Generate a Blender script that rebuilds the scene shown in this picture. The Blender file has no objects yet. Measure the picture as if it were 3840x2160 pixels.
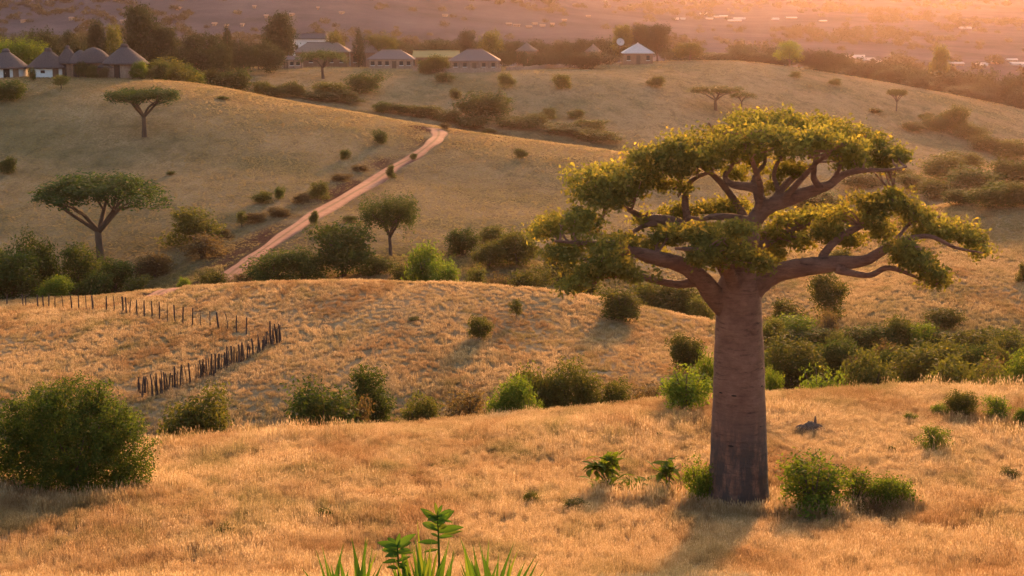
import bpy, math, random
import numpy as np
from mathutils import Vector, Matrix

# ------------------------------------------------------------------ camera, light, exposure
S = bpy.context.scene
COL = S.collection
FPX, CX, CY = 6000.0, 1920.0, 1080.0          # focal length in pixels of the 3840-wide photograph
PITCH = math.atan(1080.0 / FPX)               # the horizon lies on the upper frame edge
cd = bpy.data.cameras.new('camera')
cd.sensor_width = 36.0
cd.lens = FPX / 3840.0 * 36.0
cd.clip_start, cd.clip_end = 0.1, 20000.0
cam = bpy.data.objects.new('camera', cd)
COL.objects.link(cam)
cam.location = (0, 0, 0)
cam.rotation_euler = (math.pi / 2 - PITCH, 0, 0)
S.camera = cam

SUN_AZ, SUN_EL = math.radians(14.0), math.radians(12.0)
SKY_STRENGTH, SUN_STRENGTH, EXPOSURE = 0.15, 4.0, 1.45
world = bpy.data.worlds.new('World')
S.world = world
world.use_nodes = True
wn = world.node_tree
sky = wn.nodes.new('ShaderNodeTexSky')
sky.sky_type = 'NISHITA'
sky.sun_disc = False
sky.sun_elevation, sky.sun_rotation = SUN_EL, SUN_AZ
sky.dust_density = 5.0
sky.ozone_density = 1.0
wn.nodes['Background'].inputs['Strength'].default_value = SKY_STRENGTH
wn.links.new(sky.outputs[0], wn.nodes['Background'].inputs['Color'])
sd = bpy.data.lights.new('sun', 'SUN')
sd.energy, sd.angle, sd.color = SUN_STRENGTH, math.radians(4.0), (1.0, 0.435, 0.152)
sun = bpy.data.objects.new('sun', sd)
COL.objects.link(sun)
sdir = Vector((math.sin(SUN_AZ) * math.cos(SUN_EL), math.cos(SUN_AZ) * math.cos(SUN_EL), math.sin(SUN_EL)))
sun.rotation_euler = (-sdir).to_track_quat('-Z', 'Y').to_euler()
S.view_settings.view_transform = 'Standard'
S.view_settings.look = 'None'
S.view_settings.gamma = 1.0
S.view_settings.exposure = EXPOSURE
S.cycles.max_bounces = 6
S.cycles.transparent_max_bounces = 8
S.cycles.volume_bounces = 1
S.cycles.use_denoising = True
S.cycles.denoising_prefilter = 'NONE'

# ------------------------------------------------------------------ numeric helpers
K = 3840.0 / 2576.0                            # tables below use pixels of a 2576-wide view
_c, _s = math.cos(PITCH), math.sin(PITCH)

def ray(px, py):
    """slope right and slope up per metre of depth for a pixel of the 3840-wide picture"""
    v = CY - py
    Y = FPX * _c + v * _s
    return (px - CX) / Y, (-FPX * _s + v * _c) / Y

def pchip(x, y, q):
    x = np.asarray(x, float); y = np.asarray(y, float)
    h = np.diff(x); d = np.diff(y) / h
    m = np.zeros_like(y)
    m[0], m[-1] = d[0], d[-1]
    for i in range(1, len(x) - 1):
        if d[i - 1] * d[i] > 0:
            w1, w2 = 2 * h[i] + h[i - 1], h[i] + 2 * h[i - 1]
            m[i] = (w1 + w2) / (w1 / d[i - 1] + w2 / d[i])
    q = np.clip(q, x[0], x[-1])
    k = np.clip(np.searchsorted(x, q) - 1, 0, len(x) - 2)
    t = (q - x[k]) / h[k]
    return ((1 + 2 * t) * (1 - t) ** 2 * y[k] + t * (1 - t) ** 2 * h[k] * m[k]
            + t * t * (3 - 2 * t) * y[k + 1] + t * t * (t - 1) * h[k] * m[k + 1])

def _hash(ix, iy, iz=0):
    n = (np.asarray(ix).astype(np.int64) * 374761393 + np.asarray(iy).astype(np.int64) * 668265263
         + np.asarray(iz).astype(np.int64) * 1274126177) & 0x7fffffff
    n = ((n ^ (n >> 13)) * 1274126177) & 0x7fffffff
    n = (n ^ (n >> 16)) & 0xffffff
    return n / float(0xffffff)

def noise2(x, y):
    x = np.asarray(x, float); y = np.asarray(y, float)
    ix, iy = np.floor(x), np.floor(y)
    fx, fy = x - ix, y - iy
    fx, fy = fx * fx * (3 - 2 * fx), fy * fy * (3 - 2 * fy)
    a, b = _hash(ix, iy), _hash(ix + 1, iy)
    c, d = _hash(ix, iy + 1), _hash(ix + 1, iy + 1)
    return (a + (b - a) * fx) * (1 - fy) + (c + (d - c) * fx) * fy - 0.5

def noise3(p):
    i = np.floor(p); f = p - i
    f = f * f * (3 - 2 * f)
    r = 0
    for dx in (0, 1):
        for dy in (0, 1):
            for dz in (0, 1):
                w = (f[:, 0] if dx else 1 - f[:, 0]) * (f[:, 1] if dy else 1 - f[:, 1]) * (f[:, 2] if dz else 1 - f[:, 2])
                r = r + w * _hash(i[:, 0] + dx, i[:, 1] + dy, i[:, 2] + dz)
    return r - 0.5

# ------------------------------------------------------------------ the land: hills behind hills
COLS = [-300, 300, 700, 1100, 1500, 1900, 2300, 2700, 3100, 3500, 4100]
# each row: depth for every column, then ('y', picture height) | ('z', metres) | ('h', metres below the sight line of the row before)
def _row(D, kind, vals):
    D = [D] * 11 if not isinstance(D, (list, tuple)) else D
    vals = [vals] * 11 if not isinstance(vals, (list, tuple)) else vals
    kind = [kind] * 11 if isinstance(kind, str) else kind
    return D, kind, vals
ROWS = [
    _row(0.0, 'z', -1.75),
    _row(12.0, 'z', -5.0),
    _row(30.0, 'z', -11.6),
    _row(45.0, 'y', 2163),
    _row(60.0, 'y', [1850, 1850, 1850, 1860, 1870, 1880, 1885, 1890, 1890, 1880, 1870]),
    _row([80, 80, 81, 82, 83, 84, 85, 86, 87, 88, 88], 'y', [1714, 1692, 1664, 1627, 1601, 1571, 1530, 1494, 1474, 1468, 1490]),
    _row([91, 91, 91, 92, 92, 93, 94, 96, 98, 98, 98], 'h', [1.2, 1.2, 1.2, 1.3, 1.3, 1.3, 1.5, 2.0, 2.6, 2.6, 2.6]),
    _row([104, 104, 104, 104, 104, 105, 106, 108, 110, 110, 110], 'y', [1480, 1482, 1475, 1455, 1445, 1432, 1425, 1425, 1425, 1425, 1440]),
    _row([124, 122, 119, 117, 116, 117, 118, 118, 120, 120, 120], 'y', [1280, 1270, 1272, 1275, 1265, 1275, 1300, 1345, 1375, 1360, 1370]),
    _row([160, 152, 142, 136, 133, 132, 132, 130, 130, 130, 130], 'y', [1148, 1116, 1079, 1062, 1064, 1087, 1138, 1218, 1290, 1250, 1260]),
    _row([170, 162, 153, 148, 146, 146, 146, 143, 142, 140, 140], ['h'] * 8 + ['y'] * 3, [1.0, 1.0, 0.8, 0.8, 0.9, 1.2, 1.5, 1.6, 1180, 1150, 1160]),
    _row([182, 178, 172, 168, 168, 168, 168, 168, 156, 152, 152], 'y', [985, 975, 965, 945, 935, 945, 975, 1010, 1090, 1050, 1040]),
    _row([222, 222, 218, 215, 215, 213, 210, 208, 180, 172, 172], 'y', [650, 650, 655, 675, 700, 725, 765, 810, 970, 910, 870]),
    _row([272, 272, 268, 260, 250, 240, 230, 220, 190, 182, 182], 'y', [329, 326, 352, 431, 507, 579, 640, 733, 928, 838, 768]),
    _row([290, 290, 286, 278, 268, 258, 248, 238, 200, 192, 192], 'y', [290, 287, 311, 384, 453, 518, 572, 655, 890, 782, 715]),
    _row([308, 308, 304, 298, 292, 286, 278, 266, 240, 230, 230], 'h', [3, 3, 3, 2.5, 2.5, 2.5, 2.5, 3, 2, 4, 5]),
    _row([335, 335, 332, 326, 325, 324, 320, 314, 290, 285, 285], 'y', [296, 296, 300, 345, 405, 450, 480, 560, 700, 665, 650]),
    _row([375, 375, 375, 372, 372, 372, 372, 368, 356, 346, 340], 'y', [266, 266, 264, 262, 262, 266, 278, 356, 462, 566, 660]),
    _row(425, 'y', [254, 254, 252, 250, 250, 250, 238, 225, 275, 347, 476]),
    _row(540, 'h', [6, 6, 6, 7, 8, 8, 8, 9, 8, 5, 3]),
    _row(700, 'y', [150, 150, 150, 152, 158, 165, 172, 185, 205, 232, 250]),
    _row([770, 770, 770, 780, 800, 840, 900, 950, 950, 950, 950], 'y', [45, 45, 46, 50, 60, 75, 86, 95, 100, 112, 125]),
    _row([840, 840, 840, 860, 900, 980, 1120, 1250, 1250, 1250, 1250], 'y', [-50, -50, -45, -35, -10, 15, 30, 40, 44, 50, 55]),
    _row([950, 950, 950, 980, 1050, 1200, 1500, 1700, 1700, 1700, 1700], 'y', [-190, -190, -185, -170, -140, -110, -100, -100, -100, -95, -90]),
    _row(2250, 'y', [-190, -190, -185, -180, -170, -160, -150, -145, -140, -130, -120]),
]
TG = np.linspace(-0.62, 0.62, 497)
DG = np.concatenate([np.linspace(0, 30, 31)[:-1], np.geomspace(30, 2250, 900)])
def _table():
    kt, kd, kz = [], [], []
    prev = None
    for D, kind, vals in ROWS:
        t = np.zeros(11); d = np.array(D, float); z = np.zeros(11)
        for c in range(11):
            if kind[c] == 'y':
                a, b = ray(COLS[c], vals[c]); t[c] = a; z[c] = b * d[c]
            elif kind[c] == 'z':
                t[c] = (COLS[c] - CX) / FPX; z[c] = vals[c]
            else:
                t[c] = prev[0][c]; z[c] = prev[2][c] / prev[1][c] * d[c] - vals[c]
        prev = (t, d, z)
        kt.append(t); kd.append(pchip(t, d, TG)); kz.append(pchip(t, z, TG))
    kd, kz = np.array(kd), np.array(kz)
    T = np.zeros((len(TG), len(DG)))
    for i in range(len(TG)):
        T[i] = pchip(kd[:, i], kz[:, i], DG)
    ker = np.exp(-0.5 * (np.arange(-12, 13) / 5.0) ** 2); ker /= ker.sum()
    P = np.pad(T, ((12, 12), (0, 0)), mode='edge')
    return sum(ker[j] * P[j:j + len(TG)] for j in range(25))
TAB = _table()

def ground(X, Y):
    X = np.asarray(X, float); Y = np.asarray(Y, float)
    r = np.hypot(X, Y); a = np.clip(np.arctan2(X, Y), -0.55, 0.55)
    t = np.tan(a); D = np.clip(r * np.cos(a), 0, DG[-1] - 1e-3)
    fi = np.clip((t - TG[0]) / (TG[1] - TG[0]), 0, len(TG) - 1.001); i = fi.astype(int); fi = fi - i
    j = np.clip(np.searchsorted(DG, D) - 1, 0, len(DG) - 2); fj = np.clip((D - DG[j]) / (DG[j + 1] - DG[j]), 0, 1)
    z = (TAB[i, j] * (1 - fi) + TAB[i + 1, j] * fi) * (1 - fj) + (TAB[i, j + 1] * (1 - fi) + TAB[i + 1, j + 1] * fi) * fj
    n = (noise2(X / 31 + 7, Y / 31) * 0.30 + noise2(X / 9, Y / 9 + 31) * 0.13 + noise2(X / 3.1 + 3, Y / 3.1) * 0.07)
    far = noise2(X / 170, Y / 170 + 5) * 4 + noise2(X / 60 + 9, Y / 60) * 1.2
    amp = np.clip((D - 40) / 40, 0.15, 1)
    return z + n * amp + far * np.clip((D - 560) / 500, 0, 1.2)

def gz(x, y):
    return float(ground(np.array([x]), np.array([y]))[0])

_HD = np.geomspace(40, 2200, 6000)
def hit(px, py):
    t, s = ray(px, py)
    g = ground(t * _HD, _HD); k = np.argmax(g >= s * _HD)
    D = _HD[k] if g[k] >= s * _HD[k] else 1600.0
    return t * D, D, gz(t * D, D)

def at(px, D, py=1000):
    t, _ = ray(px, py)
    return t * D, D, gz(t * D, D)

# ------------------------------------------------------------------ materials
def new_mat(name):
    m = bpy.data.materials.new(name); m.use_nodes = True
    nt = m.node_tree
    for n in list(nt.nodes):
        if n.type != 'OUTPUT_MATERIAL':
            nt.nodes.remove(n)
    return m, nt, nt.nodes['Material Output']

def N(nt, kind, **kw):
    n = nt.nodes.new(kind)
    for k, v in kw.items():
        if k.startswith('i_'):
            n.inputs[k[2:].replace('_', ' ')].default_value = v
        else:
            setattr(n, k, v)
    return n

def ramp(nt, fac, stops):
    r = nt.nodes.new('ShaderNodeValToRGB')
    e = r.color_ramp.elements
    while len(e) < len(stops):
        e.new(0.5)
    for el, (p, c) in zip(e, stops):
        el.position = p; el.color = (*c, 1)
    nt.links.new(fac, r.inputs[0])
    return r.outputs[0]

def mixc(nt, fac, a, b, mode='MIX'):
    m = nt.nodes.new('ShaderNodeMix'); m.data_type = 'RGBA'; m.blend_type = mode
    for sock, v in ((m.inputs[0], fac), (m.inputs[6], a), (m.inputs[7], b)):
        if isinstance(v, (tuple, list)):
            sock.default_value = (*v, 1) if len(v) == 3 else v
        elif isinstance(v, (int, float)):
            sock.default_value = v
        else:
            nt.links.new(v, sock)
    return m.outputs[2]

def noise_node(nt, scale, detail=4, rough=0.6, vec=None, dist=0.0):
    n = N(nt, 'ShaderNodeTexNoise'); n.inputs['Scale'].default_value = scale
    n.inputs['Detail'].default_value = detail; n.inputs['Roughness'].default_value = rough
    n.inputs['Distortion'].default_value = dist
    if vec is not None:
        nt.links.new(vec, n.inputs['Vector'])
    return n.outputs['Fac']

def mat_plain(name, c1, c2, scale=6.0, rough=0.85, bump=0.4, bscale=None, stretch=(1, 1, 1)):
    m, nt, out = new_mat(name)
    tc = N(nt, 'ShaderNodeTexCoord')
    mp = N(nt, 'ShaderNodeMapping'); mp.inputs['Scale'].default_value = stretch
    nt.links.new(tc.outputs['Object'], mp.inputs['Vector'])
    f = noise_node(nt, scale, 6, 0.65, mp.outputs[0])
    col = ramp(nt, f, [(0.3, c1), (0.7, c2)])
    oi = N(nt, 'ShaderNodeObjectInfo')
    hs = N(nt, 'ShaderNodeHueSaturation')
    mr = N(nt, 'ShaderNodeMapRange'); mr.inputs['To Min'].default_value = 0.82; mr.inputs['To Max'].default_value = 1.15
    nt.links.new(oi.outputs['Random'], mr.inputs['Value']); nt.links.new(mr.outputs[0], hs.inputs['Value'])
    nt.links.new(col, hs.inputs['Color'])
    b = N(nt, 'ShaderNodeBsdfPrincipled'); b.inputs['Roughness'].default_value = rough
    b.inputs['Specular IOR Level'].default_value = 0.04
    nt.links.new(hs.outputs[0], b.inputs['Base Color'])
    if bump:
        bf = noise_node(nt, bscale or scale * 3, 6, 0.7, mp.outputs[0])
        bn = N(nt, 'ShaderNodeBump'); bn.inputs['Strength'].default_value = bump; bn.inputs['Distance'].default_value = 0.05
        nt.links.new(bf, bn.inputs['Height']); nt.links.new(bn.outputs[0], b.inputs['Normal'])
    nt.links.new(b.outputs[0], out.inputs[0])
    return m

def mat_leaf(name, c1, c2, ct, tr=0.42, vmin=0.8, vmax=1.2):
    m, nt, out = new_mat(name)
    at_ = N(nt, 'ShaderNodeAttribute', attribute_name='rnd')
    col = ramp(nt, at_.outputs['Fac'], [(0.0, c1), (0.75, c2), (1.0, ct)])
    oi = N(nt, 'ShaderNodeObjectInfo'); hs = N(nt, 'ShaderNodeHueSaturation')
    mr = N(nt, 'ShaderNodeMapRange'); mr.inputs['To Min'].default_value = vmin; mr.inputs['To Max'].default_value = vmax
    nt.links.new(oi.outputs['Random'], mr.inputs['Value']); nt.links.new(mr.outputs[0], hs.inputs['Value'])
    nt.links.new(col, hs.inputs['Color'])
    p = N(nt, 'ShaderNodeBsdfPrincipled'); p.inputs['Roughness'].default_value = 0.75
    p.inputs['Specular IOR Level'].default_value = 0.08
    nt.links.new(hs.outputs[0], p.inputs['Base Color'])
    t = N(nt, 'ShaderNodeBsdfTranslucent')
    tc_ = mixc(nt, 1.0, hs.outputs[0], (1.5, 1.35, 0.6), 'MULTIPLY')
    nt.links.new(tc_, t.inputs['Color'])
    mx = N(nt, 'ShaderNodeMixShader'); mx.inputs[0].default_value = tr
    nt.links.new(p.outputs[0], mx.inputs[1]); nt.links.new(t.outputs[0], mx.inputs[2])
    nt.links.new(mx.outputs[0], out.inputs[0])
    return m

M = {}
M['leaf_dark'] = mat_leaf('leaf_dark', (0.031, 0.052, 0.014), (0.060, 0.088, 0.020), (0.13, 0.125, 0.028), tr=0.42)
M['leaf_green'] = mat_leaf('leaf_green', (0.045, 0.080, 0.018), (0.085, 0.128, 0.025), (0.21, 0.18, 0.032), tr=0.5)
M['leaf_olive'] = mat_leaf('leaf_olive', (0.050, 0.062, 0.017), (0.088, 0.098, 0.024), (0.17, 0.145, 0.028), tr=0.46)
M['leaf_bright'] = mat_leaf('leaf_bright', (0.060, 0.105, 0.015), (0.12, 0.175, 0.024), (0.24, 0.23, 0.035), tr=0.5)
M['leaf_dry'] = mat_leaf('leaf_dry', (0.085, 0.062, 0.034), (0.14, 0.105, 0.05), (0.20, 0.15, 0.06))
M['leaf_baobab'] = mat_leaf('leaf_baobab', (0.10, 0.112, 0.032), (0.205, 0.190, 0.050), (0.40, 0.29, 0.07), tr=0.5)
M['leaf_far'] = mat_leaf('leaf_far', (0.038, 0.040, 0.022), (0.060, 0.058, 0.030), (0.09, 0.075, 0.035), tr=0.25)
M['leaf_belt'] = mat_leaf('leaf_belt', (0.017, 0.026, 0.010), (0.031, 0.042, 0.014), (0.06, 0.06, 0.02), tr=0.25)
M['leaf_acacia'] = mat_leaf('leaf_acacia', (0.030, 0.060, 0.018), (0.050, 0.090, 0.025), (0.10, 0.12, 0.02))
M['leaf_blade'] = mat_leaf('leaf_blade', (0.035, 0.085, 0.014), (0.065, 0.135, 0.020), (0.15, 0.19, 0.03), tr=0.4)
M['bark'] = mat_plain('bark', (0.07, 0.05, 0.038), (0.14, 0.10, 0.075), 5, stretch=(1, 1, 0.3))
M['post'] = mat_plain('post_wood', (0.05, 0.038, 0.032), (0.11, 0.085, 0.07), 9, stretch=(1, 1, 0.2))
M['thatch'] = mat_plain('thatch', (0.065, 0.052, 0.052), (0.13, 0.105, 0.10), 7, rough=0.95, bump=0.8, stretch=(1, 1, 0.25))
M['thatch_brown'] = mat_plain('thatch_brown', (0.17, 0.11, 0.085), (0.29, 0.20, 0.15), 7, rough=0.95, bump=0.8, stretch=(1, 1, 0.25))
M['thatch_straw'] = mat_plain('thatch_straw', (0.42, 0.27, 0.10), (0.55, 0.37, 0.15), 7, rough=0.95, bump=0.6)
M['roof_tile'] = mat_plain('roof_tile', (0.19, 0.125, 0.11), (0.28, 0.195, 0.165), 8, rough=0.8, bump=0.5)
M['whitewash'] = mat_plain('whitewash', (0.62, 0.60, 0.58), (0.80, 0.78, 0.75), 3, bump=0.2)
M['stone'] = mat_plain('stone_wall', (0.22, 0.13, 0.09), (0.40, 0.28, 0.20), 2.2, bump=0.8)
M['mud'] = mat_plain('mud_wall', (0.20, 0.11, 0.07), (0.32, 0.19, 0.12), 3, bump=0.5)
M['dark'] = mat_plain('dark_opening', (0.03, 0.024, 0.022), (0.05, 0.04, 0.035), 4, bump=0)
M['wood'] = mat_plain('door_wood', (0.12, 0.075, 0.05), (0.18, 0.11, 0.07), 4, bump=0.2, stretch=(1, 1, 0.2))
M['tin'] = mat_plain('white_sheet_roof', (0.44, 0.40, 0.38), (0.58, 0.54, 0.51), 3, rough=0.5, bump=0.1)
M['sheet'] = mat_plain('far_sheet_roof', (0.28, 0.27, 0.27), (0.40, 0.39, 0.39), 3, rough=0.9, bump=0.0)
M['rock'] = mat_plain('grey_rock', (0.085, 0.058, 0.042), (0.19, 0.138, 0.105), 5, rough=1.0, bump=0.8)
M['soil'] = mat_plain('red_soil', (0.16, 0.07, 0.045), (0.26, 0.13, 0.08), 6, bump=0.8)

def mat_ground():
    m, nt, out = new_mat('dry_grassland')
    g = N(nt, 'ShaderNodeNewGeometry')
    pos = g.outputs['Position']
    mp = N(nt, 'ShaderNodeMapping'); mp.inputs['Scale'].default_value = (1, 0.55, 1); nt.links.new(pos, mp.inputs['Vector'])
    n1 = noise_node(nt, 0.045, 5, 0.6, pos)
    n2 = noise_node(nt, 0.35, 6, 0.7, mp.outputs[0], 0.6)
    n3 = noise_node(nt, 2.6, 8, 0.8, pos)
    c = ramp(nt, n2, [(0.30, (0.23, 0.160, 0.088)), (0.48, (0.39, 0.262, 0.138)), (0.70, (0.50, 0.340, 0.185))])
    olive = ramp(nt, n2, [(0.3, (0.15, 0.125, 0.060)), (0.7, (0.29, 0.225, 0.115))])
    f1 = N(nt, 'ShaderNodeMapRange'); f1.inputs['From Min'].default_value = 0.45; f1.inputs['From Max'].default_value = 0.65
    nt.links.new(n1, f1.inputs['Value'])
    c = mixc(nt, f1.outputs[0], c, olive)
    lush = N(nt, 'ShaderNodeAttribute', attribute_name='lush')
    c = mixc(nt, lush.outputs['Fac'], c, ramp(nt, n2, [(0.3, (0.085, 0.075, 0.032)), (0.7, (0.18, 0.14, 0.065))]))
    red = N(nt, 'ShaderNodeAttribute', attribute_name='red')
    c = mixc(nt, red.outputs['Fac'], c, ramp(nt, n2, [(0.3, (0.085, 0.042, 0.028)), (0.7, (0.17, 0.085, 0.052))]))
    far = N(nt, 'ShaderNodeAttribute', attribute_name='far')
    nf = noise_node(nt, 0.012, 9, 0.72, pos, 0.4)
    c = mixc(nt, far.outputs['Fac'], c, ramp(nt, nf, [(0.33, (0.055, 0.056, 0.060)), (0.50, (0.090, 0.085, 0.095)), (0.64, (0.125, 0.112, 0.118)), (0.8, (0.20, 0.170, 0.160))]))  # bluish grey of the distant haze is put into the far ground colour
    speck = N(nt, 'ShaderNodeMapRange'); speck.inputs['From Min'].default_value = 0.3; speck.inputs['From Max'].default_value = 0.7
    speck.inputs['To Min'].default_value = 0.55; speck.inputs['To Max'].default_value = 1.35
    nt.links.new(n3, speck.inputs['Value'])
    hs = N(nt, 'ShaderNodeHueSaturation'); nt.links.new(c, hs.inputs['Color']); nt.links.new(speck.outputs[0], hs.inputs['Value'])
    b = N(nt, 'ShaderNodeBsdfDiffuse'); b.inputs['Roughness'].default_value = 0.6
    nt.links.new(hs.outputs[0], b.inputs['Color'])
    bn = N(nt, 'ShaderNodeBump'); bn.inputs['Strength'].default_value = 1.0; bn.inputs['Distance'].default_value = 0.25
    nt.links.new(n3, bn.inputs['Height']); nt.links.new(bn.outputs[0], b.inputs['Normal'])
    nt.links.new(b.outputs[0], out.inputs[0])
    return m
M['ground'] = mat_ground()

def mat_grass():
    m, nt, out = new_mat('dry_grass')
    g = N(nt, 'ShaderNodeNewGeometry'); pos = g.outputs['Position']
    mp = N(nt, 'ShaderNodeMapping'); mp.inputs['Scale'].default_value = (1, 0.55, 1); nt.links.new(pos, mp.inputs['Vector'])
    n1 = noise_node(nt, 0.05, 5, 0.6, pos)
    n2 = noise_node(nt, 0.35, 6, 0.7, mp.outputs[0], 0.6)
    a = N(nt, 'ShaderNodeAttribute', attribute_name='rnd')
    c = ramp(nt, a.outputs['Fac'], [(0.0, (0.28, 0.185, 0.080)), (0.5, (0.46, 0.310, 0.145)), (0.85, (0.56, 0.40, 0.21)), (1.0, (0.68, 0.52, 0.32))])
    gr = ramp(nt, a.outputs['Fac'], [(0.0, (0.10, 0.095, 0.030)), (0.6, (0.22, 0.18, 0.07)), (1.0, (0.38, 0.28, 0.13))])
    f1 = N(nt, 'ShaderNodeMapRange'); f1.inputs['From Min'].default_value = 0.47; f1.inputs['From Max'].default_value = 0.66
    nt.links.new(n2, f1.inputs['Value'])
    f2 = N(nt, 'ShaderNodeMapRange'); f2.inputs['From Min'].default_value = 0.30; f2.inputs['From Max'].default_value = 0.52
    nt.links.new(n1, f2.inputs['Value'])
    mu = N(nt, 'ShaderNodeMath', operation='MULTIPLY'); nt.links.new(f1.outputs[0], mu.inputs[0]); nt.links.new(f2.outputs[0], mu.inputs[1])
    brown = mixc(nt, 1.0, c, (0.62, 0.52, 0.46), 'MULTIPLY')
    n4 = noise_node(nt, 0.16, 5, 0.65, mp.outputs[0], 0.8)
    f4 = N(nt, 'ShaderNodeMapRange'); f4.inputs['From Min'].default_value = 0.47; f4.inputs['From Max'].default_value = 0.62
    nt.links.new(n4, f4.inputs['Value'])
    c = mixc(nt, f4.outputs[0], c, brown)
    c = mixc(nt, mu.outputs[0], c, gr)
    lush = N(nt, 'ShaderNodeAttribute', attribute_name='lush', attribute_type='INSTANCER')
    c = mixc(nt, lush.outputs['Fac'], c, gr)
    p = N(nt, 'ShaderNodeBsdfDiffuse'); nt.links.new(c, p.inputs['Color'])
    t = N(nt, 'ShaderNodeBsdfTranslucent'); nt.links.new(c, t.inputs['Color'])
    mx = N(nt, 'ShaderNodeMixShader'); mx.inputs[0].default_value = 0.45
    nt.links.new(p.outputs[0], mx.inputs[1]); nt.links.new(t.outputs[0], mx.inputs[2])
    nt.links.new(mx.outputs[0], out.inputs[0])
    return m
M['grass'] = mat_grass()

def mat_road():
    m, nt, out = new_mat('red_earth_road')
    a = N(nt, 'ShaderNodeAttribute', attribute_name='across')
    g = N(nt, 'ShaderNodeNewGeometry')
    n = noise_node(nt, 0.9, 7, 0.7, g.outputs['Position'])
    c = ramp(nt, n, [(0.3, (0.24, 0.098, 0.064)), (0.7, (0.36, 0.165, 0.11))])
    rut = ramp(nt, a.outputs['Fac'], [(0.0, (0.55, 0.5, 0.5)), (0.16, (1, 1, 1)), (0.36, (1.0, 1.0, 1.0)), (0.5, (0.52, 0.58, 0.45)), (0.64, (1, 1, 1)), (0.86, (1, 1, 1)), (1.0, (0.55, 0.5, 0.5))])
    c = mixc(nt, 1.0, c, rut, 'MULTIPLY')
    b = N(nt, 'ShaderNodeBsdfPrincipled'); b.inputs['Roughness'].default_value = 0.95; b.inputs['Specular IOR Level'].default_value = 0.1
    nt.links.new(c, b.inputs['Base Color'])
    bn = N(nt, 'ShaderNodeBump'); bn.inputs['Strength'].default_value = 0.6; bn.inputs['Distance'].default_value = 0.08
    nt.links.new(n, bn.inputs['Height']); nt.links.new(bn.outputs[0], b.inputs['Normal'])
    nt.links.new(b.outputs[0], out.inputs[0])
    return m
M['road'] = mat_road()

def mat_baobab(name='baobab_bark', tone=1.0):
    m, nt, out = new_mat(name)
    tc = N(nt, 'ShaderNodeTexCoord'); o = tc.outputs['Object']
    mp = N(nt, 'ShaderNodeMapping'); mp.inputs['Scale'].default_value = (1, 1, 4.5); nt.links.new(o, mp.inputs['Vector'])
    mv = N(nt, 'ShaderNodeMapping'); mv.inputs['Scale'].default_value = (1, 1, 0.25); nt.links.new(o, mv.inputs['Vector'])
    n1 = noise_node(nt, 1.1, 8, 0.7, o)
    n2 = noise_node(nt, 1.6, 8, 0.75, mp.outputs[0], 0.3)
    n3 = noise_node(nt, 3.2, 6, 0.7, mv.outputs[0])
    c = ramp(nt, n1, [(0.28, (0.20, 0.115, 0.085)), (0.5, (0.31, 0.195, 0.145)), (0.72, (0.42, 0.28, 0.22))])
    c2 = ramp(nt, n2, [(0.32, (0.30, 0.27, 0.27)), (0.44, (0.85, 0.82, 0.81)), (0.7, (1.2, 1.18, 1.16))])
    c = mixc(nt, 1.0, c, c2, 'MULTIPLY')
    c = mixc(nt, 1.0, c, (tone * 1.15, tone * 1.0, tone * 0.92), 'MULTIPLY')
    sx = N(nt, 'ShaderNodeSeparateXYZ'); nt.links.new(o, sx.inputs[0])
    mr = N(nt, 'ShaderNodeMapRange'); mr.inputs['From Min'].default_value = 4.4; mr.inputs['From Max'].default_value = 2.4
    nt.links.new(sx.outputs['Z'], mr.inputs['Value'])
    st = N(nt, 'ShaderNodeMapRange'); st.inputs['From Min'].default_value = 0.36; st.inputs['From Max'].default_value = 0.52
    nt.links.new(n3, st.inputs['Value'])
    mu = N(nt, 'ShaderNodeMath', operation='MULTIPLY'); nt.links.new(mr.outputs[0], mu.inputs[0]); nt.links.new(st.outputs[0], mu.inputs[1])
    c = mixc(nt, mu.outputs[0], c, (0.125, 0.095, 0.082))
    b = N(nt, 'ShaderNodeBsdfPrincipled'); b.inputs['Roughness'].default_value = 0.8; b.inputs['Specular IOR Level'].default_value = 0.25
    nt.links.new(c, b.inputs['Base Color'])
    ad = N(nt, 'ShaderNodeMath', operation='ADD'); nt.links.new(n2, ad.inputs[0]); nt.links.new(n1, ad.inputs[1])
    bn = N(nt, 'ShaderNodeBump'); bn.inputs['Strength'].default_value = 1.0; bn.inputs['Distance'].default_value = 0.30
    nt.links.new(ad.outputs[0], bn.inputs['Height']); nt.links.new(bn.outputs[0], b.inputs['Normal'])
    nt.links.new(b.outputs[0], out.inputs[0])
    return m
M['baobab'] = mat_baobab()
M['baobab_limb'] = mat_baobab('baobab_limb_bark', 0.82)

# ------------------------------------------------------------------ mesh helpers
def mesh_pd(name, verts, faces, mat, smooth=False):
    me = bpy.data.meshes.new(name)
    me.from_pydata([tuple(map(float, v)) for v in verts], [], faces)
    if mat:
        me.materials.append(M[mat])
    if smooth:
        me.polygons.foreach_set('use_smooth', np.ones(len(me.polygons), bool))
    me.update()
    return me

def mesh_quads(name, V, mat, rnd=None):
    """V: (n,4,3) separate quads"""
    n = len(V)
    me = bpy.data.meshes.new(name)
    me.vertices.add(4 * n); me.vertices.foreach_set('co', np.ascontiguousarray(V, np.float32).ravel())
    me.loops.add(4 * n); me.loops.foreach_set('vertex_index', np.arange(4 * n, dtype=np.int32))
    me.polygons.add(n); me.polygons.foreach_set('loop_start', np.arange(0, 4 * n, 4, dtype=np.int32))
    a = me.attributes.new('rnd', 'FLOAT', 'FACE')
    a.data.foreach_set('value', np.asarray(rnd if rnd is not None else np.random.rand(n), np.float32))
    me.materials.append(M[mat])
    me.update(calc_edges=True); me.validate()
    return me

def link(name, me, parent=None, loc=(0, 0, 0)):
    o = bpy.data.objects.new(name, me)
    COL.objects.link(o)
    o.location = loc
    if parent is not None:
        o.parent = parent
    return o

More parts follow.
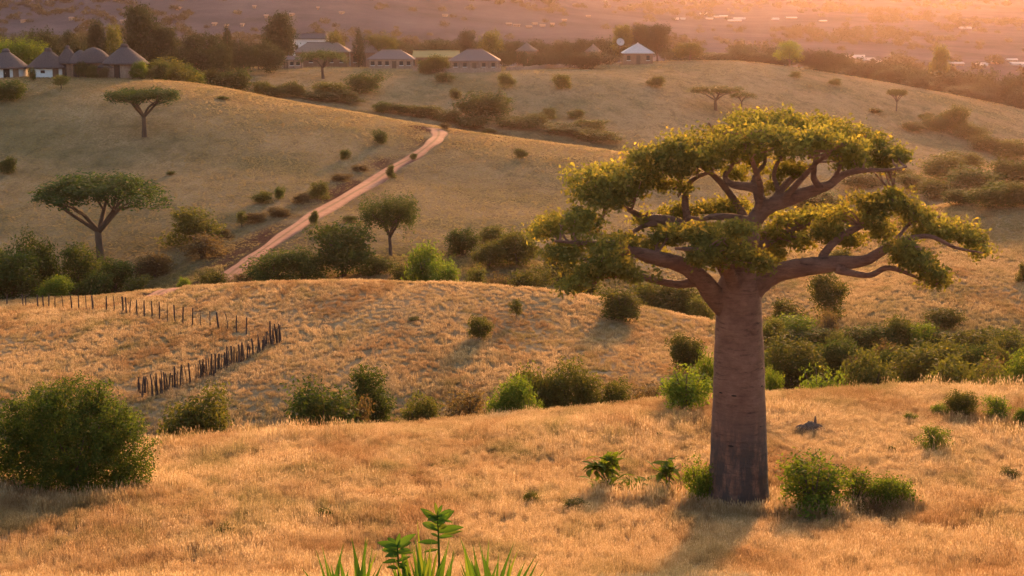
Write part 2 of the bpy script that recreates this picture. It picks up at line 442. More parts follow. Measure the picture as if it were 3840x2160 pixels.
def tag(o, label, cat, group=None):
    o['label'] = label; o['category'] = cat
    if group:
        o['group'] = group
    return o

def kind(o, k):
    o['kind'] = k
    return o

def thing(name, label, cat, loc, group=None, rz=0.0):
    o = bpy.data.objects.new(name, None); COL.objects.link(o)
    o.location = loc; o.rotation_euler = (0, 0, rz); o.empty_display_size = 0.3
    return tag(o, label, cat, group)

def smooth_line(P, R, n=4):
    P = np.array(P, float); R = np.array(R, float)
    Q, q = [], []
    for i in range(len(P) - 1):
        p0 = P[max(i - 1, 0)]; p1 = P[i]; p2 = P[i + 1]; p3 = P[min(i + 2, len(P) - 1)]
        for k in range(n):
            t = k / n
            Q.append(0.5 * (2 * p1 + (p2 - p0) * t + (2 * p0 - 5 * p1 + 4 * p2 - p3) * t * t + (3 * p1 - p0 - 3 * p2 + p3) * t ** 3))
            q.append(R[i] * (1 - t) + R[i + 1] * t)
    Q.append(P[-1]); q.append(R[-1])
    return np.array(Q), np.array(q)

def tube(P, R, sides=8, n=4, rough=0.0, seed=0):
    """vertices and faces of a tapered tube along a smoothed line"""
    P, R = smooth_line(P, R, n)
    rg = np.random.RandomState(seed)
    V, F = [], []
    T = np.gradient(P, axis=0); T /= np.linalg.norm(T, axis=1)[:, None] + 1e-9
    a = np.cross(T[0], [0.3, 1, 0.2]); a /= np.linalg.norm(a) + 1e-9
    for i in range(len(P)):
        a = a - T[i] * a.dot(T[i]); a /= np.linalg.norm(a) + 1e-9
        b = np.cross(T[i], a)
        for k in range(sides):
            th = 2 * math.pi * k / sides
            r = R[i] * (1 + rough * (rg.rand() - 0.5))
            V.append(P[i] + (a * math.cos(th) + b * math.sin(th)) * r)
    for i in range(len(P) - 1):
        for k in range(sides):
            k2 = (k + 1) % sides
            F.append((i * sides + k, i * sides + k2, (i + 1) * sides + k2, (i + 1) * sides + k))
    F.append(tuple(reversed(range(sides))))
    F.append(tuple((len(P) - 1) * sides + k for k in range(sides)))
    return V, F

def join_vf(parts):
    V, F = [], []
    for v, f in parts:
        o = len(V); V.extend(v); F.extend([tuple(i + o for i in q) for q in f])
    return V, F

def box_vf(x0, x1, y0, y1, z0, z1):
    V = [(x, y, z) for z in (z0, z1) for y in (y0, y1) for x in (x0, x1)]
    return V, [(0, 2, 3, 1), (4, 5, 7, 6), (0, 1, 5, 4), (2, 6, 7, 3), (0, 4, 6, 2), (1, 3, 7, 5)]

def leaves(cent, size, rg, up=0.5, outw=None, narrow=0.45):
    n = len(cent)
    nr = rg.normal(size=(n, 3)); nr /= np.linalg.norm(nr, axis=1)[:, None]
    if outw is not None:
        nr = nr + outw * 0.7
    nr[:, 2] += up
    nr /= np.linalg.norm(nr, axis=1)[:, None] + 1e-9
    a = np.cross(nr, rg.normal(size=(n, 3))); a /= np.linalg.norm(a, axis=1)[:, None] + 1e-9
    b = np.cross(nr, a)
    s = (size * rg.uniform(0.6, 1.4, n))[:, None]
    return np.stack([cent - a * s, cent + b * s * narrow, cent + a * s, cent - b * s * narrow], axis=1)

def foliage(lobes, n, size, seed, per=9, fill=0.3, rag=0.35, spread=1.6, up=0.5, zmin=None, narrow=0.45, freq=3.0, gap=0.0):
    """leaf quads in sprigs over and inside a set of ellipsoidal lobes"""
    rg = np.random.RandomState(seed)
    L = np.array(lobes, float)
    w = (L[:, 3] * L[:, 4] + L[:, 3] * L[:, 5] + L[:, 4] * L[:, 5]); w /= w.sum()
    m = max(1, n // per)
    k = rg.choice(len(L), m, p=w)
    d = rg.normal(size=(m, 3)); d /= np.linalg.norm(d, axis=1)[:, None]
    rr = np.where(rg.rand(m) < fill, rg.rand(m) ** 0.5, 1 - np.abs(rg.normal(size=m)) * 0.10)
    rr = rr * (1 + rag * noise3(d * freq + k[:, None] * 7.3 + seed) * 2)
    c = L[k, :3] + d * rr[:, None] * L[k, 3:]
    if gap > 0:
        sc = L[:, 3:].mean()
        keep = noise3(c / sc * 1.7 + seed * 1.3) > -0.5 + gap
        c, d = c[keep], d[keep]
    if zmin is not None:
        keep = c[:, 2] > zmin
        c, d = c[keep], d[keep]
    m = len(c)
    cc = np.repeat(c, per, axis=0) + rg.normal(size=(m * per, 3)) * size * spread
    dd = np.repeat(d, per, axis=0)
    base = np.repeat(rg.rand(m), per)
    rnd = np.clip(base * 0.6 + rg.rand(m * per) * 0.4, 0, 1)
    return leaves(cc, size, rg, up, dd, narrow), rnd

# ------------------------------------------------------------------ ground sheet
ROAD_PX = [(905, 998), (960, 958), (1060, 888), (1160, 820), (1300, 740), (1460, 640), (1560, 583), (1622, 536), (1645, 508), (1642, 490), (1618, 482)]
def road_line():
    P = np.array([hit(px, py) for px, py in ROAD_PX])
    P[:, 2] = 0
    P[:, 1] = np.maximum.accumulate(P[:, 1])
    a = P[0] - P[2]
    a = a / np.linalg.norm(a)
    P = np.vstack([P[0] + a * 24, P[0] + a * 10, P])
    Q, _ = smooth_line(P, np.ones(len(P)), 16)
    return Q
ROAD = road_line()

def road_dist(X, Y):
    """signed: positive on the uphill side"""
    d = np.full(X.shape, 1e9); side = np.zeros(X.shape)
    sel = (X > -40) & (X < 5) & (Y > 140) & (Y < 320)
    xs, ys = X[sel], Y[sel]
    dd = np.full(xs.shape, 1e9); ss = np.zeros(xs.shape)
    for i in range(0, len(ROAD) - 1):
        ax, ay = ROAD[i, :2]; bx, by = ROAD[i + 1, :2]
        vx, vy = bx - ax, by - ay; L2 = vx * vx + vy * vy + 1e-9
        t = np.clip(((xs - ax) * vx + (ys - ay) * vy) / L2, 0, 1)
        e = np.hypot(xs - ax - t * vx, ys - ay - t * vy)
        s = np.sign(vx * (ys - ay) - vy * (xs - ax))
        b = e < dd
        dd[b] = e[b]; ss[b] = s[b]
    d[sel] = dd; side[sel] = ss
    return d, side

def masks(X, Y):
    D = np.hypot(X, Y)
    a = np.arctan2(X, Y); t = np.tan(np.clip(a, -0.55, 0.55)); Dp = D * np.cos(np.clip(a, -0.55, 0.55))
    px = CX + FPX * t
    n = noise2(X / 7, Y / 7) + 0.6 * noise2(X / 2.6, Y / 2.6)
    crest1 = np.interp(px, COLS, ROWS[5][0])
    gul = np.exp(-((Dp - crest1 - 10) / 9.0) ** 2) * 0.55
    val = np.exp(-((Dp - 160) / 11.0) ** 2) * np.clip((2700 - px) / 500, 0, 1)
    rv = np.exp(-((Dp - 118) / 20.0) ** 2) * np.clip((px - 2700) / 300, 0, 1)
    v2 = np.exp(-((Dp - np.interp(px, COLS, ROWS[15][0]) - 8) / 22.0) ** 2) * np.clip((px - 600) / 400, 0, 1)
    hill = np.clip((Dp - 150) / 14, 0, 1) * np.clip((470 - Dp) / 60, 0, 1) * np.where(px < 2750, 0.22, 0.15) * (1 + 0.9 * n)
    lush = np.clip(np.maximum((gul + val + rv + 0.8 * v2) * (1 + 1.1 * n), hill), 0, 1)
    d, s = road_dist(X, Y)
    red = np.clip(1.2 - np.abs(d - 2.0) / 3.5, 0, 1) * np.where(s > 0, 1.0, 0.35) * np.clip(0.75 + 1.5 * n, 0, 1)
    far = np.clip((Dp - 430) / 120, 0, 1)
    return lush, red, far

def build_ground():
    az = np.concatenate([np.linspace(-math.pi, -0.42, 60)[:-1], np.linspace(-0.42, 0.42, 420), np.linspace(0.42, math.pi, 60)[1:-1]])
    rr = np.concatenate([[0.3, 1, 2, 4, 7, 11, 16, 22, 28, 34, 40], np.geomspace(44, 480, 420), np.geomspace(484, 2240, 150)])
    A, R = np.meshgrid(az, rr, indexing='ij')
    X, Y = R * np.sin(A), R * np.cos(A)
    Z = ground(X, Y)
    V = np.stack([X, Y, Z], -1).reshape(-1, 3)
    na, nr = len(az), len(rr)
    i = np.arange(na)[:, None]; j = np.arange(nr - 1)[None, :]
    i2 = (i + 1) % na
    F = np.stack([i * nr + j, i * nr + j + 1, i2 * nr + j + 1, i2 * nr + j], -1).reshape(-1, 4)
    me = bpy.data.meshes.new('ground')
    me.vertices.add(len(V)); me.vertices.foreach_set('co', V.astype(np.float32).ravel())
    me.loops.add(F.size); me.loops.foreach_set('vertex_index', F.astype(np.int32).ravel())
    me.polygons.add(len(F)); me.polygons.foreach_set('loop_start', np.arange(0, F.size, 4, dtype=np.int32))
    me.polygons.foreach_set('use_smooth', np.ones(len(F), bool))
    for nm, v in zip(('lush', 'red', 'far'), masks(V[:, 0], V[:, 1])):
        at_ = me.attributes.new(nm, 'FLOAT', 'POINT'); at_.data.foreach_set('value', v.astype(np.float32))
    me.materials.append(M['ground'])
    me.update(calc_edges=True)
    # faces should look upwards
    if me.polygons[len(F) // 2].normal.z < 0:
        me.flip_normals()
    kind(link('ground', me), 'structure')
build_ground()

def build_road():
    T = np.gradient(ROAD[:, :2], axis=0); T /= np.linalg.norm(T, axis=1)[:, None] + 1e-9
    nx, ny = -T[:, 1], T[:, 0]
    V, F, ac = [], [], []
    m = 9
    for i in range(len(ROAD)):
        w = 1.10 + 0.15 * math.sin(i * 0.31) + 0.15 * math.sin(i * 0.083)
        for k in range(m):
            s = (k / (m - 1) - 0.5) * 2
            x, y = ROAD[i, 0] + nx[i] * s * w, ROAD[i, 1] + ny[i] * s * w
            z = gz(x, y) + 0.10 - 0.05 * (abs(abs(s) - 0.5) < 0.2) - 0.10 * (abs(s) > 0.95)
            V.append((x, y, z)); ac.append(k / (m - 1))
    for i in range(len(ROAD) - 1):
        for k in range(m - 1):
            F.append((i * m + k, i * m + k + 1, (i + 1) * m + k + 1, (i + 1) * m + k))
    me = mesh_pd('dirt_road', V, F, 'road', True)
    a = me.attributes.new('across', 'FLOAT', 'POINT'); a.data.foreach_set('value', np.array(ac, np.float32))
    kind(link('dirt_road', me), 'structure')
build_road()

# ------------------------------------------------------------------ grass
def grass_proto(name, seed, nb, rad, h0, h1, wid):
    rg = np.random.RandomState(seed)
    V, F, R = [], [], []
    for i in range(nb):
        r = rad * math.sqrt(rg.rand()); th = rg.rand() * 6.283
        p = np.array([r * math.cos(th), r * math.sin(th), -0.08])
        h = rg.uniform(h0, h1) * (1 - 0.3 * r / rad); a = rg.rand() * 6.283; ln = abs(rg.normal(0, 0.22)) * h
        la = rg.rand() * 6.283
        lean = np.array([math.cos(la) * ln, math.sin(la) * ln, 0])
        s = np.array([math.cos(a), math.sin(a), 0]) * wid * rg.uniform(0.6, 1.3)
        mid = p + lean * 0.35 + [0, 0, h * 0.55 + 0.08]
        tip = p + lean + [0, 0, h + 0.08]
        o = len(V)
        v = rg.rand()
        V += [p - s, p + s, mid + s * 0.8, mid - s * 0.8, tip]
        F += [(o, o + 1, o + 2, o + 3), (o + 3, o + 2, o + 4)]
        R += [v * 0.8, min(1, v * 0.8 + 0.12)]
        if rg.rand() < 0.35:                     # seed head
            o = len(V)
            q = tip - (tip - mid) * 0.35
            ss = s * 1.9
            V += [q, (q + tip) / 2 + ss, tip + [0, 0, 0.03], (q + tip) / 2 - ss]
            F += [(o, o + 1, o + 2, o + 3)]; R += [0.75 + 0.25 * rg.rand()]
    me = mesh_pd(name, V, F, 'grass')
    a = me.attributes.new('rnd', 'FLOAT', 'FACE'); a.data.foreach_set('value', np.array(R, np.float32))
    return bpy.data.objects.new(name, me)

def grass_collection(name, protos):
    c = bpy.data.collections.new(name)
    for p in protos:
        c.objects.link(p)
    return c

def scatter(name, pts, rot, scl, idx, lush, coll):
    me = bpy.data.meshes.new(name)
    me.vertices.add(len(pts)); me.vertices.foreach_set('co', np.asarray(pts, np.float32).ravel())
    for nm, ty, v in (('rotz', 'FLOAT', rot), ('scl', 'FLOAT', scl), ('idx', 'INT', idx), ('lush', 'FLOAT', lush)):
        a = me.attributes.new(nm, ty, 'POINT'); a.data.foreach_set('value', np.asarray(v, np.int32 if ty == 'INT' else np.float32))
    o = link(name, me)
    ng = bpy.data.node_groups.new(name + '_nodes', 'GeometryNodeTree')
    ng.interface.new_socket('Geometry', in_out='INPUT', socket_type='NodeSocketGeometry')
    ng.interface.new_socket('Geometry', in_out='OUTPUT', socket_type='NodeSocketGeometry')
    gi, go = ng.nodes.new('NodeGroupInput'), ng.nodes.new('NodeGroupOutput')
    inst = ng.nodes.new('GeometryNodeInstanceOnPoints')
    ci = ng.nodes.new('GeometryNodeCollectionInfo'); ci.inputs['Collection'].default_value = coll
    ci.inputs['Separate Children'].default_value = True; ci.inputs['Reset Children'].default_value = True
    inst.inputs['Pick Instance'].default_value = True
    def attr(nm, ty):
        n = ng.nodes.new('GeometryNodeInputNamedAttribute'); n.data_type = ty; n.inputs['Name'].default_value = nm
        return n.outputs['Attribute']
    cx = ng.nodes.new('ShaderNodeCombineXYZ'); ng.links.new(attr('rotz', 'FLOAT'), cx.inputs['Z'])
    er = ng.nodes.new('FunctionNodeEulerToRotation'); ng.links.new(cx.outputs[0], er.inputs[0])
    ng.links.new(gi.outputs[0], inst.inputs['Points'])
    ng.links.new(ci.outputs[0], inst.inputs['Instance'])
    ng.links.new(attr('idx', 'INT'), inst.inputs['Instance Index'])
    ng.links.new(er.outputs[0], inst.inputs['Rotation'])
    ng.links.new(attr('scl', 'FLOAT'), inst.inputs['Scale'])
    ng.links.new(inst.outputs[0], go.inputs[0])
    md = o.modifiers.new('tufts', 'NODES'); md.node_group = ng
    return o

PROTO_NEAR = grass_collection('grass_near', [grass_proto('tuft', 10 + i, 80, 0.36, 0.22, 0.70, 0.006) for i in range(6)])
PROTO_FAR = grass_collection('grass_far', [grass_proto('far_tuft', 30 + i, 46, 0.40, 0.16, 0.50, 0.012) for i in range(6)])

def grass_field(name, d0, d1, dens, s0, s1, coll, label, seed, tmax=0.37, patchy=1.0, tmin=None, green=0.0, crest=None):
    rg = np.random.RandomState(seed)
    tmin = -tmax if tmin is None else tmin
    n = int(dens * (tmax - tmin) / 2 * (d1 * d1 - d0 * d0))
    D = np.sqrt(rg.rand(n) * (d1 * d1 - d0 * d0) + d0 * d0)
    X = rg.uniform(tmin, tmax, n) * D
    keep = (noise2(X / 1.9 + seed, D / 2.8) * 1.2 + noise2(X / 0.8, D / 0.9) * 0.6) * patchy + rg.rand(n) > 0.22 * patchy
    rd, _ = road_dist(X, D)
    keep &= rd > 1.5
    if crest is not None:                        # only a band near the crest of the road hill, added as its lit rim
        c = np.interp(CX + FPX * X / D, COLS, ROWS[14][0])
        keep &= (D < c + 6) & (c - D < 34 * rg.rand(n) ** 1.6)
    X, D = X[keep], D[keep]
    if d0 < 60:                                  # thick taller tufts hugging the baobab and the bushes
        for cx, cy, rad, m in ((1860, 1283, 1.75, 420), (190, 1245, 3.2, 420), (2055, 1300, 1.3, 160), (2236, 1284, 0.9, 90), (1580, 1262, 1.4, 130), (2155, 1280, 0.9, 90)):
            bx_, by_, _z = hit(cx * K, cy * K)
            rr = rad * np.sqrt(rg.uniform(0.30, 1.6, m)); th = rg.rand(m) * 6.283
            X = np.append(X, bx_ + rr * np.cos(th)); D = np.append(D, by_ + rr * np.sin(th))
        tall = len(X) - 1310
    else:
        tall = len(X)
    grow = np.ones(len(X)); grow[tall:] = 1.9
    lush, red, far = masks(X, D)
    lush = np.clip(lush + green, 0, 1)
    keep = (red < 0.75) | (rg.rand(len(X)) < 0.25)
    X, D, lush, grow = X[keep], D[keep], lush[keep], grow[keep]
    n = len(X)
    Z = ground(X, D)
    scl = grow * rg.uniform(s0, s1, n) * (1 + patchy * (0.7 * noise2(X / 4.5, D / 4.5) + 0.5 * noise2(X / 15, D / 15)))
    o = scatter(name, np.stack([X, D, Z], 1), rg.rand(n) * 6.283, scl, rg.randint(0, 6, n), lush, coll)
    kind(o, 'stuff'); tag(o, label, 'grass')
grass_field('grass', 36, 92, 25, 0.45, 0.90, PROTO_NEAR, 'tall dry golden grass around the baobab', 1, 0.43, 0.85)
grass_field('grass', 62, 92, 1.1, 0.9, 1.5, PROTO_NEAR, 'taller uneven straw tussocks on the baobab meadow', 8, 0.43, 1.6)
grass_field('grass', 88, 165, 9.0, 0.40, 0.75, PROTO_FAR, 'dry golden grass on the fenced meadow', 2, 0.42, 0.7)
grass_field('grass', 150, 300, 6.0, 0.20, 0.38, PROTO_FAR, 'short brown grass on the hill with the dirt road', 3, 0.36, 0.25, None, 0.45)
grass_field('grass', 225, 300, 4.0, 0.32, 0.60, PROTO_FAR, 'golden grass added as a lit rim along the crest of the road hill', 5, 0.12, 0.3, -0.36, 0.0, True)
grass_field('grass', 148, 208, 6.0, 0.38, 0.72, PROTO_FAR, 'golden grass on the sunlit hill beyond the thicket', 6, 0.41, 0.6, 0.17)  # longer golden grass added to brighten the crest of this hill
grass_field('grass', 285, 440, 0.8, 0.3, 0.6, PROTO_FAR, 'short hazy grass on the slope below the houses', 4, 0.36, 0.3, None, 0.3)

# ------------------------------------------------------------------ the baobab
def build_baobab():
    D0 = 60.0
    bx, by, bz = hit(1860 * K, 1283 * K)
    D0 = by
    base = np.array([bx, by, bz])
    root = thing('baobab_tree', 'huge baobab with smooth bottle trunk and wide olive crown in the dry meadow', 'tree', base)
    def W(px, py, d=0.0):
        t, s = ray(px * K, py * K)
        D = D0 + d
        return np.array([t * D, D, s * D]) - base
    mpp = D0 / 5850.0 * K                       # metres per pixel of the 2576 view
    # trunk: rings follow the outline
    prof = [(1300, 1858, 82), (1283, 1858.5, 80), (1262, 1858, 77.5), (1225, 1858, 75), (1180, 1858.5, 72.5), (1120, 1858.5, 70.5), (1060, 1859, 68.5), (1000, 1859.5, 66.5),
            (940, 1860, 64), (880, 1860.5, 61.5), (830, 1860.5, 59), (790, 1861, 57.5), (765, 1860, 57), (745, 1858, 58), (722, 1858, 55), (700, 1860, 45), (680, 1864, 34)]
    P, R = smooth_line([W(c, y) for y, c, r in prof], [r * mpp for _, _, r in prof], 5)
    sides = 44
    V, F = [], []
    rg = np.random.RandomState(3)
    ph = rg.rand(8) * 6.28
    for i, (p, r) in enumerate(zip(P, R)):
        z = p[2]
        for k in range(sides):
            th = 2 * math.pi * k / sides
            q = 1 + 0.030 * math.sin(3 * th + ph[0] + z * 0.25) + 0.022 * math.sin(5 * th + ph[1] - z * 0.5)
            q += 0.09 * math.exp(-max(z, 0) / 0.6) * (math.sin(7 * th + ph[2]) + 0.5)
            q += 0.02 * float(noise3(np.array([[math.cos(th) * 2, math.sin(th) * 2, z * 1.3]]))[0])
            q += 0.030 * float(noise3(np.array([[math.cos(th) * 1.2, math.sin(th) * 1.2, z * 5.0]]))[0])
            V.append(p + np.array([math.cos(th), math.sin(th), 0]) * r * q)
    for i in range(len(P) - 1):
        for k in range(sides):
            k2 = (k + 1) % sides
            F.append((i * sides + k, i * sides + k2, (i + 1) * sides + k2, (i + 1) * sides + k))
    F.append(tuple((len(P) - 1) * sides + k for k in range(sides)))
    trunk = link('trunk', mesh_pd('trunk', V, F, 'baobab', True), root)
    # scars on the bark
    for px, py, w in ((1838, 1462 / K * 1.0, 14), (1912, 918, 10), (1910, 962, 12), (1808, 978, 12), (1830, 1105, 16), (1905, 1060, 12)):
        c = W(px, py, 0)
        off = c[0] - W(1859, py)[0]
        rr = np.interp(c[2], P[:, 2], R)
        if abs(off) > rr * 0.95:
            continue
        c[1] -= math.sqrt(rr * rr - off * off) * 1.0
        nrm = np.array([off, -math.sqrt(rr * rr - off * off), 0]) / rr
        tx = np.array([-nrm[1], nrm[0], 0])
        hw = w * mpp * 0.5
        vs, fs = [], []
        for k in range(8):
            a = 2 * math.pi * k / 8
            vs.append(c + tx * hw * math.cos(a) + np.array([0, 0, hw * 0.3 * math.sin(a)]) + nrm * 0.0)
        vs.append(c + nrm * 0.05)
        for k in range(8):
            fs.append((k, (k + 1) % 8, 8))
        link('bark_scar', mesh_pd('bark_scar', vs, fs, 'dark', True), trunk)
    # limbs: (start depth, end depth, [(x, y, width)...])
    limbs = [
        (0.15, -2.6, [(1852, 800, 70), (1800, 738, 64), (1757, 697, 50), (1700, 672, 45), (1640, 650, 41), (1590, 628, 34), (1540, 617, 22), (1470, 612, 13), (1395, 606, 7)]),
        (-0.3, -2.6, [(1760, 704, 40), (1715, 716, 27), (1672, 706, 24), (1640, 700, 22), (1605, 690, 18), (1560, 692, 12), (1500, 702, 7)]),
        (-1.0, -0.2, [(1590, 630, 22), (1545, 645, 14), (1490, 650, 10), (1430, 662, 6)]),
        (0.3, 1.6, [(1852, 715, 70), (1815, 655, 50), (1770, 618, 42), (1733, 590, 38), (1700, 562, 36), (1662, 552, 30), (1625, 547, 24), (1590, 530, 17), (1560, 516, 12), (1500, 490, 7)]),
        (1.0, 0.4, [(1668, 556, 24), (1620, 572, 16), (1580, 586, 12), (1500, 590, 8), (1420, 575, 5)]),
        (1.3, 2.4, [(1728, 590, 30), (1728, 545, 26), (1724, 505, 24), (1722, 474, 22), (1700, 462, 16), (1664, 454, 12), (1636, 447, 8), (1600, 440, 5)]),
        (1.7, 2.9, [(1722, 478, 20), (1736, 460, 17), (1757, 444, 14), (1790, 430, 10), (1820, 405, 7)]),
        (0.0, -0.8, [(1862, 730, 78), (1872, 660, 60), (1882, 615, 54), (1894, 575, 47), (1925, 532, 45), (1990, 502, 42), (2060, 474, 34), (2092, 458, 29), (2122, 440, 22), (2172, 430, 17), (2235, 428, 10), (2280, 420, 6)]),
        (-0.7, -1.4, [(2066, 474, 24), (2050, 448, 20), (2046, 425, 16), (2058, 395, 12), (2070, 365, 8), (2090, 330, 5)]),
        (-0.3, 0.9, [(1930, 530, 40), (1915, 500, 36), (1890, 474, 30), (1850, 466, 25), (1828, 458, 21), (1826, 438, 17), (1845, 415, 13), (1830, 385, 8), (1800, 350, 5)]),
        (-0.2, 1.4, [(1940, 520, 26), (1960, 480, 16), (1950, 440, 14), (1962, 400, 12), (1990, 370, 9), (1985, 330, 5)]),
        (-0.2, -1.6, [(1905, 560, 30), (1850, 552, 25), (1800, 545, 20), (1765, 550, 13), (1730, 545, 7)]),
        (0.2, 1.6, [(1890, 480, 22), (1900, 440, 15), (1925, 410, 12), (1920, 370, 9), (1900, 330, 5)]),
        (-0.5, -1.8, [(2092, 458, 20), (2110, 425, 13), (2120, 400, 10), (2150, 375, 7), (2180, 340, 5)]),
        (0.15, -1.2, [(1864, 795, 70), (1908, 728, 62), (1965, 692, 54), (2045, 672, 51), (2110, 665, 44), (2180, 650, 36), (2230, 625, 28), (2282, 600, 20), (2340, 597, 14), (2400, 622, 10), (2460, 634, 5)]),
        (-0.3, 1.2, [(2062, 672, 34), (2082, 628, 27), (2118, 592, 24), (2168, 570, 20), (2198, 545, 14), (2214, 510, 10), (2250, 480, 5)]),
        (-0.6, -1.6, [(2104, 676, 32), (2142, 690, 23), (2190, 688, 19), (2230, 673, 18), (2270, 686, 12), (2315, 702, 7), (2360, 712, 4)]),
        (-0.8, 0.4, [(2235, 622, 20), (2262, 590, 12), (2300, 560, 9), (2350, 560, 6)]),
        (-0.9, -2.2, [(2290, 600, 14), (2310, 630, 9), (2330, 665, 6), (2355, 705, 4)]),
        (0.4, 3.4, [(1862, 720, 60), (1880, 650, 44), (1930, 610, 32), (1990, 580, 22), (2050, 560, 12), (2100, 540, 7)]),
        (-0.4, -3.6, [(1855, 730, 50), (1830, 680, 36), (1800, 650, 26), (1760, 630, 16), (1700, 625, 9)]),
        (0.4, 4.2, [(1890, 590, 36), (1860, 520, 26), (1800, 450, 20), (1740, 400, 13), (1690, 370, 7)]),
        (0.2, 4.0, [(1930, 530, 30), (1980, 460, 22), (2050, 410, 15), (2130, 370, 8)]),
        (-0.2, -3.6, [(1900, 560, 30), (1920, 480, 22), (1900, 420, 16), (1880, 370, 9), (1860, 330, 5)]),
        (-0.4, -3.2, [(1960, 515, 26), (2010, 450, 18), (2060, 400, 12), (2120, 360, 6)]),
    ]
    tips = []
    for i, (d0, d1, pts) in enumerate(limbs):
        n = len(pts)
        Pp = [W(x, y, d0 + (d1 - d0) * (j / (n - 1))) for j, (x, y, w) in enumerate(pts)]
        Rr = [w * mpp * (0.44 if w > 40 else 0.38) for _, _, w in pts]
        jit = np.random.RandomState(40 + i)
        Pp = [p + (jit.normal(size=3) * min(0.10, r * 0.35) if 0 < j < n - 1 else 0) for j, (p, r) in enumerate(zip(Pp, Rr))]
        v, f = tube(Pp, Rr, 12, 5, 0.10, i)
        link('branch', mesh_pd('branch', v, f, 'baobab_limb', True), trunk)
        Q, _ = smooth_line(Pp, Rr, 4)
        tips += [q for q in Q[len(Q) // 2:]]
    tips = np.array(tips)
    # leaf pads: x, y, rx, ry, depth
    pads = [(1640, 388, 78, 40, 0), (1715, 365, 92, 48, 0), (1800, 338, 92, 48, 0), (1880, 325, 92, 50, 0), (1965, 316, 92, 50, 0), (2045, 322, 88, 48, 0), (2120, 340, 80, 50, 0),
            (2180, 372, 78, 50, 0), (2238, 402, 58, 34, 0), (1760, 398, 80, 34, 0), (1860, 388, 70, 30, 0), (2005, 372, 74, 26, 0), (2150, 402, 74, 28, 0), (1930, 345, 80, 40, -3),
            (1830, 355, 80, 40, -3.2), (2040, 350, 80, 38, -3), (2120, 372, 60, 34, -2.6), (1740, 370, 80, 36, 3.4), (1900, 310, 90, 42, 3.6), (2040, 318, 84, 40, 3.6), (2140, 350, 60, 36, 3),
            (1482, 452, 68, 40, 0), (1550, 462, 82, 48, 0), (1620, 438, 72, 34, 0), (1505, 500, 84, 28, 0), (1580, 482, 66, 26, 0), (1680, 425, 60, 28, 1.5), (1560, 430, 60, 28, 2.2),
            (1390, 575, 76, 46, -1.6), (1455, 560, 84, 44, -1.2), (1415, 630, 72, 40, -2.2), (1500, 622, 86, 44, -2.8), (1560, 606, 50, 20, -0.8), (1482, 686, 76, 36, -3.2), (1440, 712, 44, 26, -3.0),
            (1550, 664, 60, 26, -3.2), (1606, 690, 50, 18, -3.2), (1350, 575, 34, 28, 0), (1480, 545, 50, 18, 1.6),
            (1770, 586, 84, 34, -1.2), (1700, 598, 62, 26, -0.8), (1820, 612, 78, 46, -2.6), (1790, 650, 66, 28, -2.6), (1846, 520, 60, 24, 2), (1785, 522, 70, 22, 2.2), (1890, 650, 60, 38, -2.4),
            (1935, 640, 62, 36, 2.6), (1990, 560, 72, 32, 2.8), (1965, 592, 54, 28, 2), (2052, 545, 72, 32, 2.8), (2060, 590, 66, 34, 1.4), (1700, 535, 56, 22, 2.6), (1860, 575, 50, 28, -3),
            (2122, 545, 60, 30, 0.8), (2198, 512, 80, 34, 0), (2262, 500, 58, 26, 0.6), (2302, 540, 52, 28, 0), (2345, 570, 70, 30, 0), (2402, 580, 58, 30, 0), (2442, 604, 42, 24, 0),
            (2228, 578, 52, 22, 0.8), (2290, 640, 60, 28, -1), (2322, 670, 54, 30, -1.6), (2352, 702, 38, 22, -1.8), (2262, 622, 44, 20, -1.2), (2472, 630, 24, 13, 0), (2130, 600, 44, 20, 1),
            (1690, 468, 56, 16, 1.6), (1870, 432, 64, 20, 2.4), (1990, 425, 56, 18, 2.2), (1935, 470, 40, 14, 2.6), (1640, 560, 50, 20, 1.8), (1610, 610, 56, 22, 0.4), (1900, 590, 56, 26, 2.0), (1650, 640, 48, 18, 0.8), (2010, 610, 52, 22, 2.2), (2200, 548, 50, 18, 1.0)]
    crown = bpy.data.objects.new('crown', None); COL.objects.link(crown); crown.parent = root
    rg = np.random.RandomState(11)
    for i, (px, py, rx, ry, d) in enumerate(pads):
        d = d + rg.uniform(-0.5, 0.5) + (0.8 if d == 0 else 0.0)
        lob = []
        for k in range(7):
            ox, oy = rg.uniform(-0.55, 0.55) * rx, rg.uniform(-0.45, 0.45) * ry
            c = W(px + ox, py + oy, d + rg.uniform(-0.9, 0.9))
            lob.append((c[0], c[1], c[2], rx * mpp * rg.uniform(0.42, 0.64), rx * mpp * rg.uniform(0.45, 0.7), ry * mpp * rg.uniform(0.30, 0.52)))
        n = int(26 * (rx * ry) ** 0.85) // 10 * 10
        n = max(420, min(2100, n // 7)) * (0.8 if px < 1650 else 1.0)
        q, r = foliage(lob, int(n * 0.74), 0.082, 500 + i, per=7, fill=0.6, rag=0.55, spread=1.6, up=0.15, freq=2.2, gap=0.0, narrow=0.55)
        cen = q.mean(axis=1)
        keep = noise3(cen * 1.5 + 20) + 0.5 * noise3(cen * 3.3 + 7) > -0.25
        if keep.sum() > 250:
            q, r = q[keep], r[keep]
        pm = kind(link('leaf_cluster', mesh_quads('leaf_cluster', q, 'leaf_baobab', r), crown), 'stuff')
        # twigs from the nearest limb into the pad
        cl = np.array(lob)[:, :3]
        tw = []
        for c in cl[:6]:
            j = np.argmin(np.linalg.norm(tips - c, axis=1))
            a = tips[j]
            if np.linalg.norm(a - c) > 1.7 or a[2] > c[2] + 0.3:
                continue
            mid = (a + c) / 2 + rg.normal(size=3) * 0.15
            v, f = tube([a, mid, c], [0.045, 0.03, 0.012], 5, 3, 0, i)
            link('twig', mesh_pd('twig', v, f, 'baobab', True), pm)
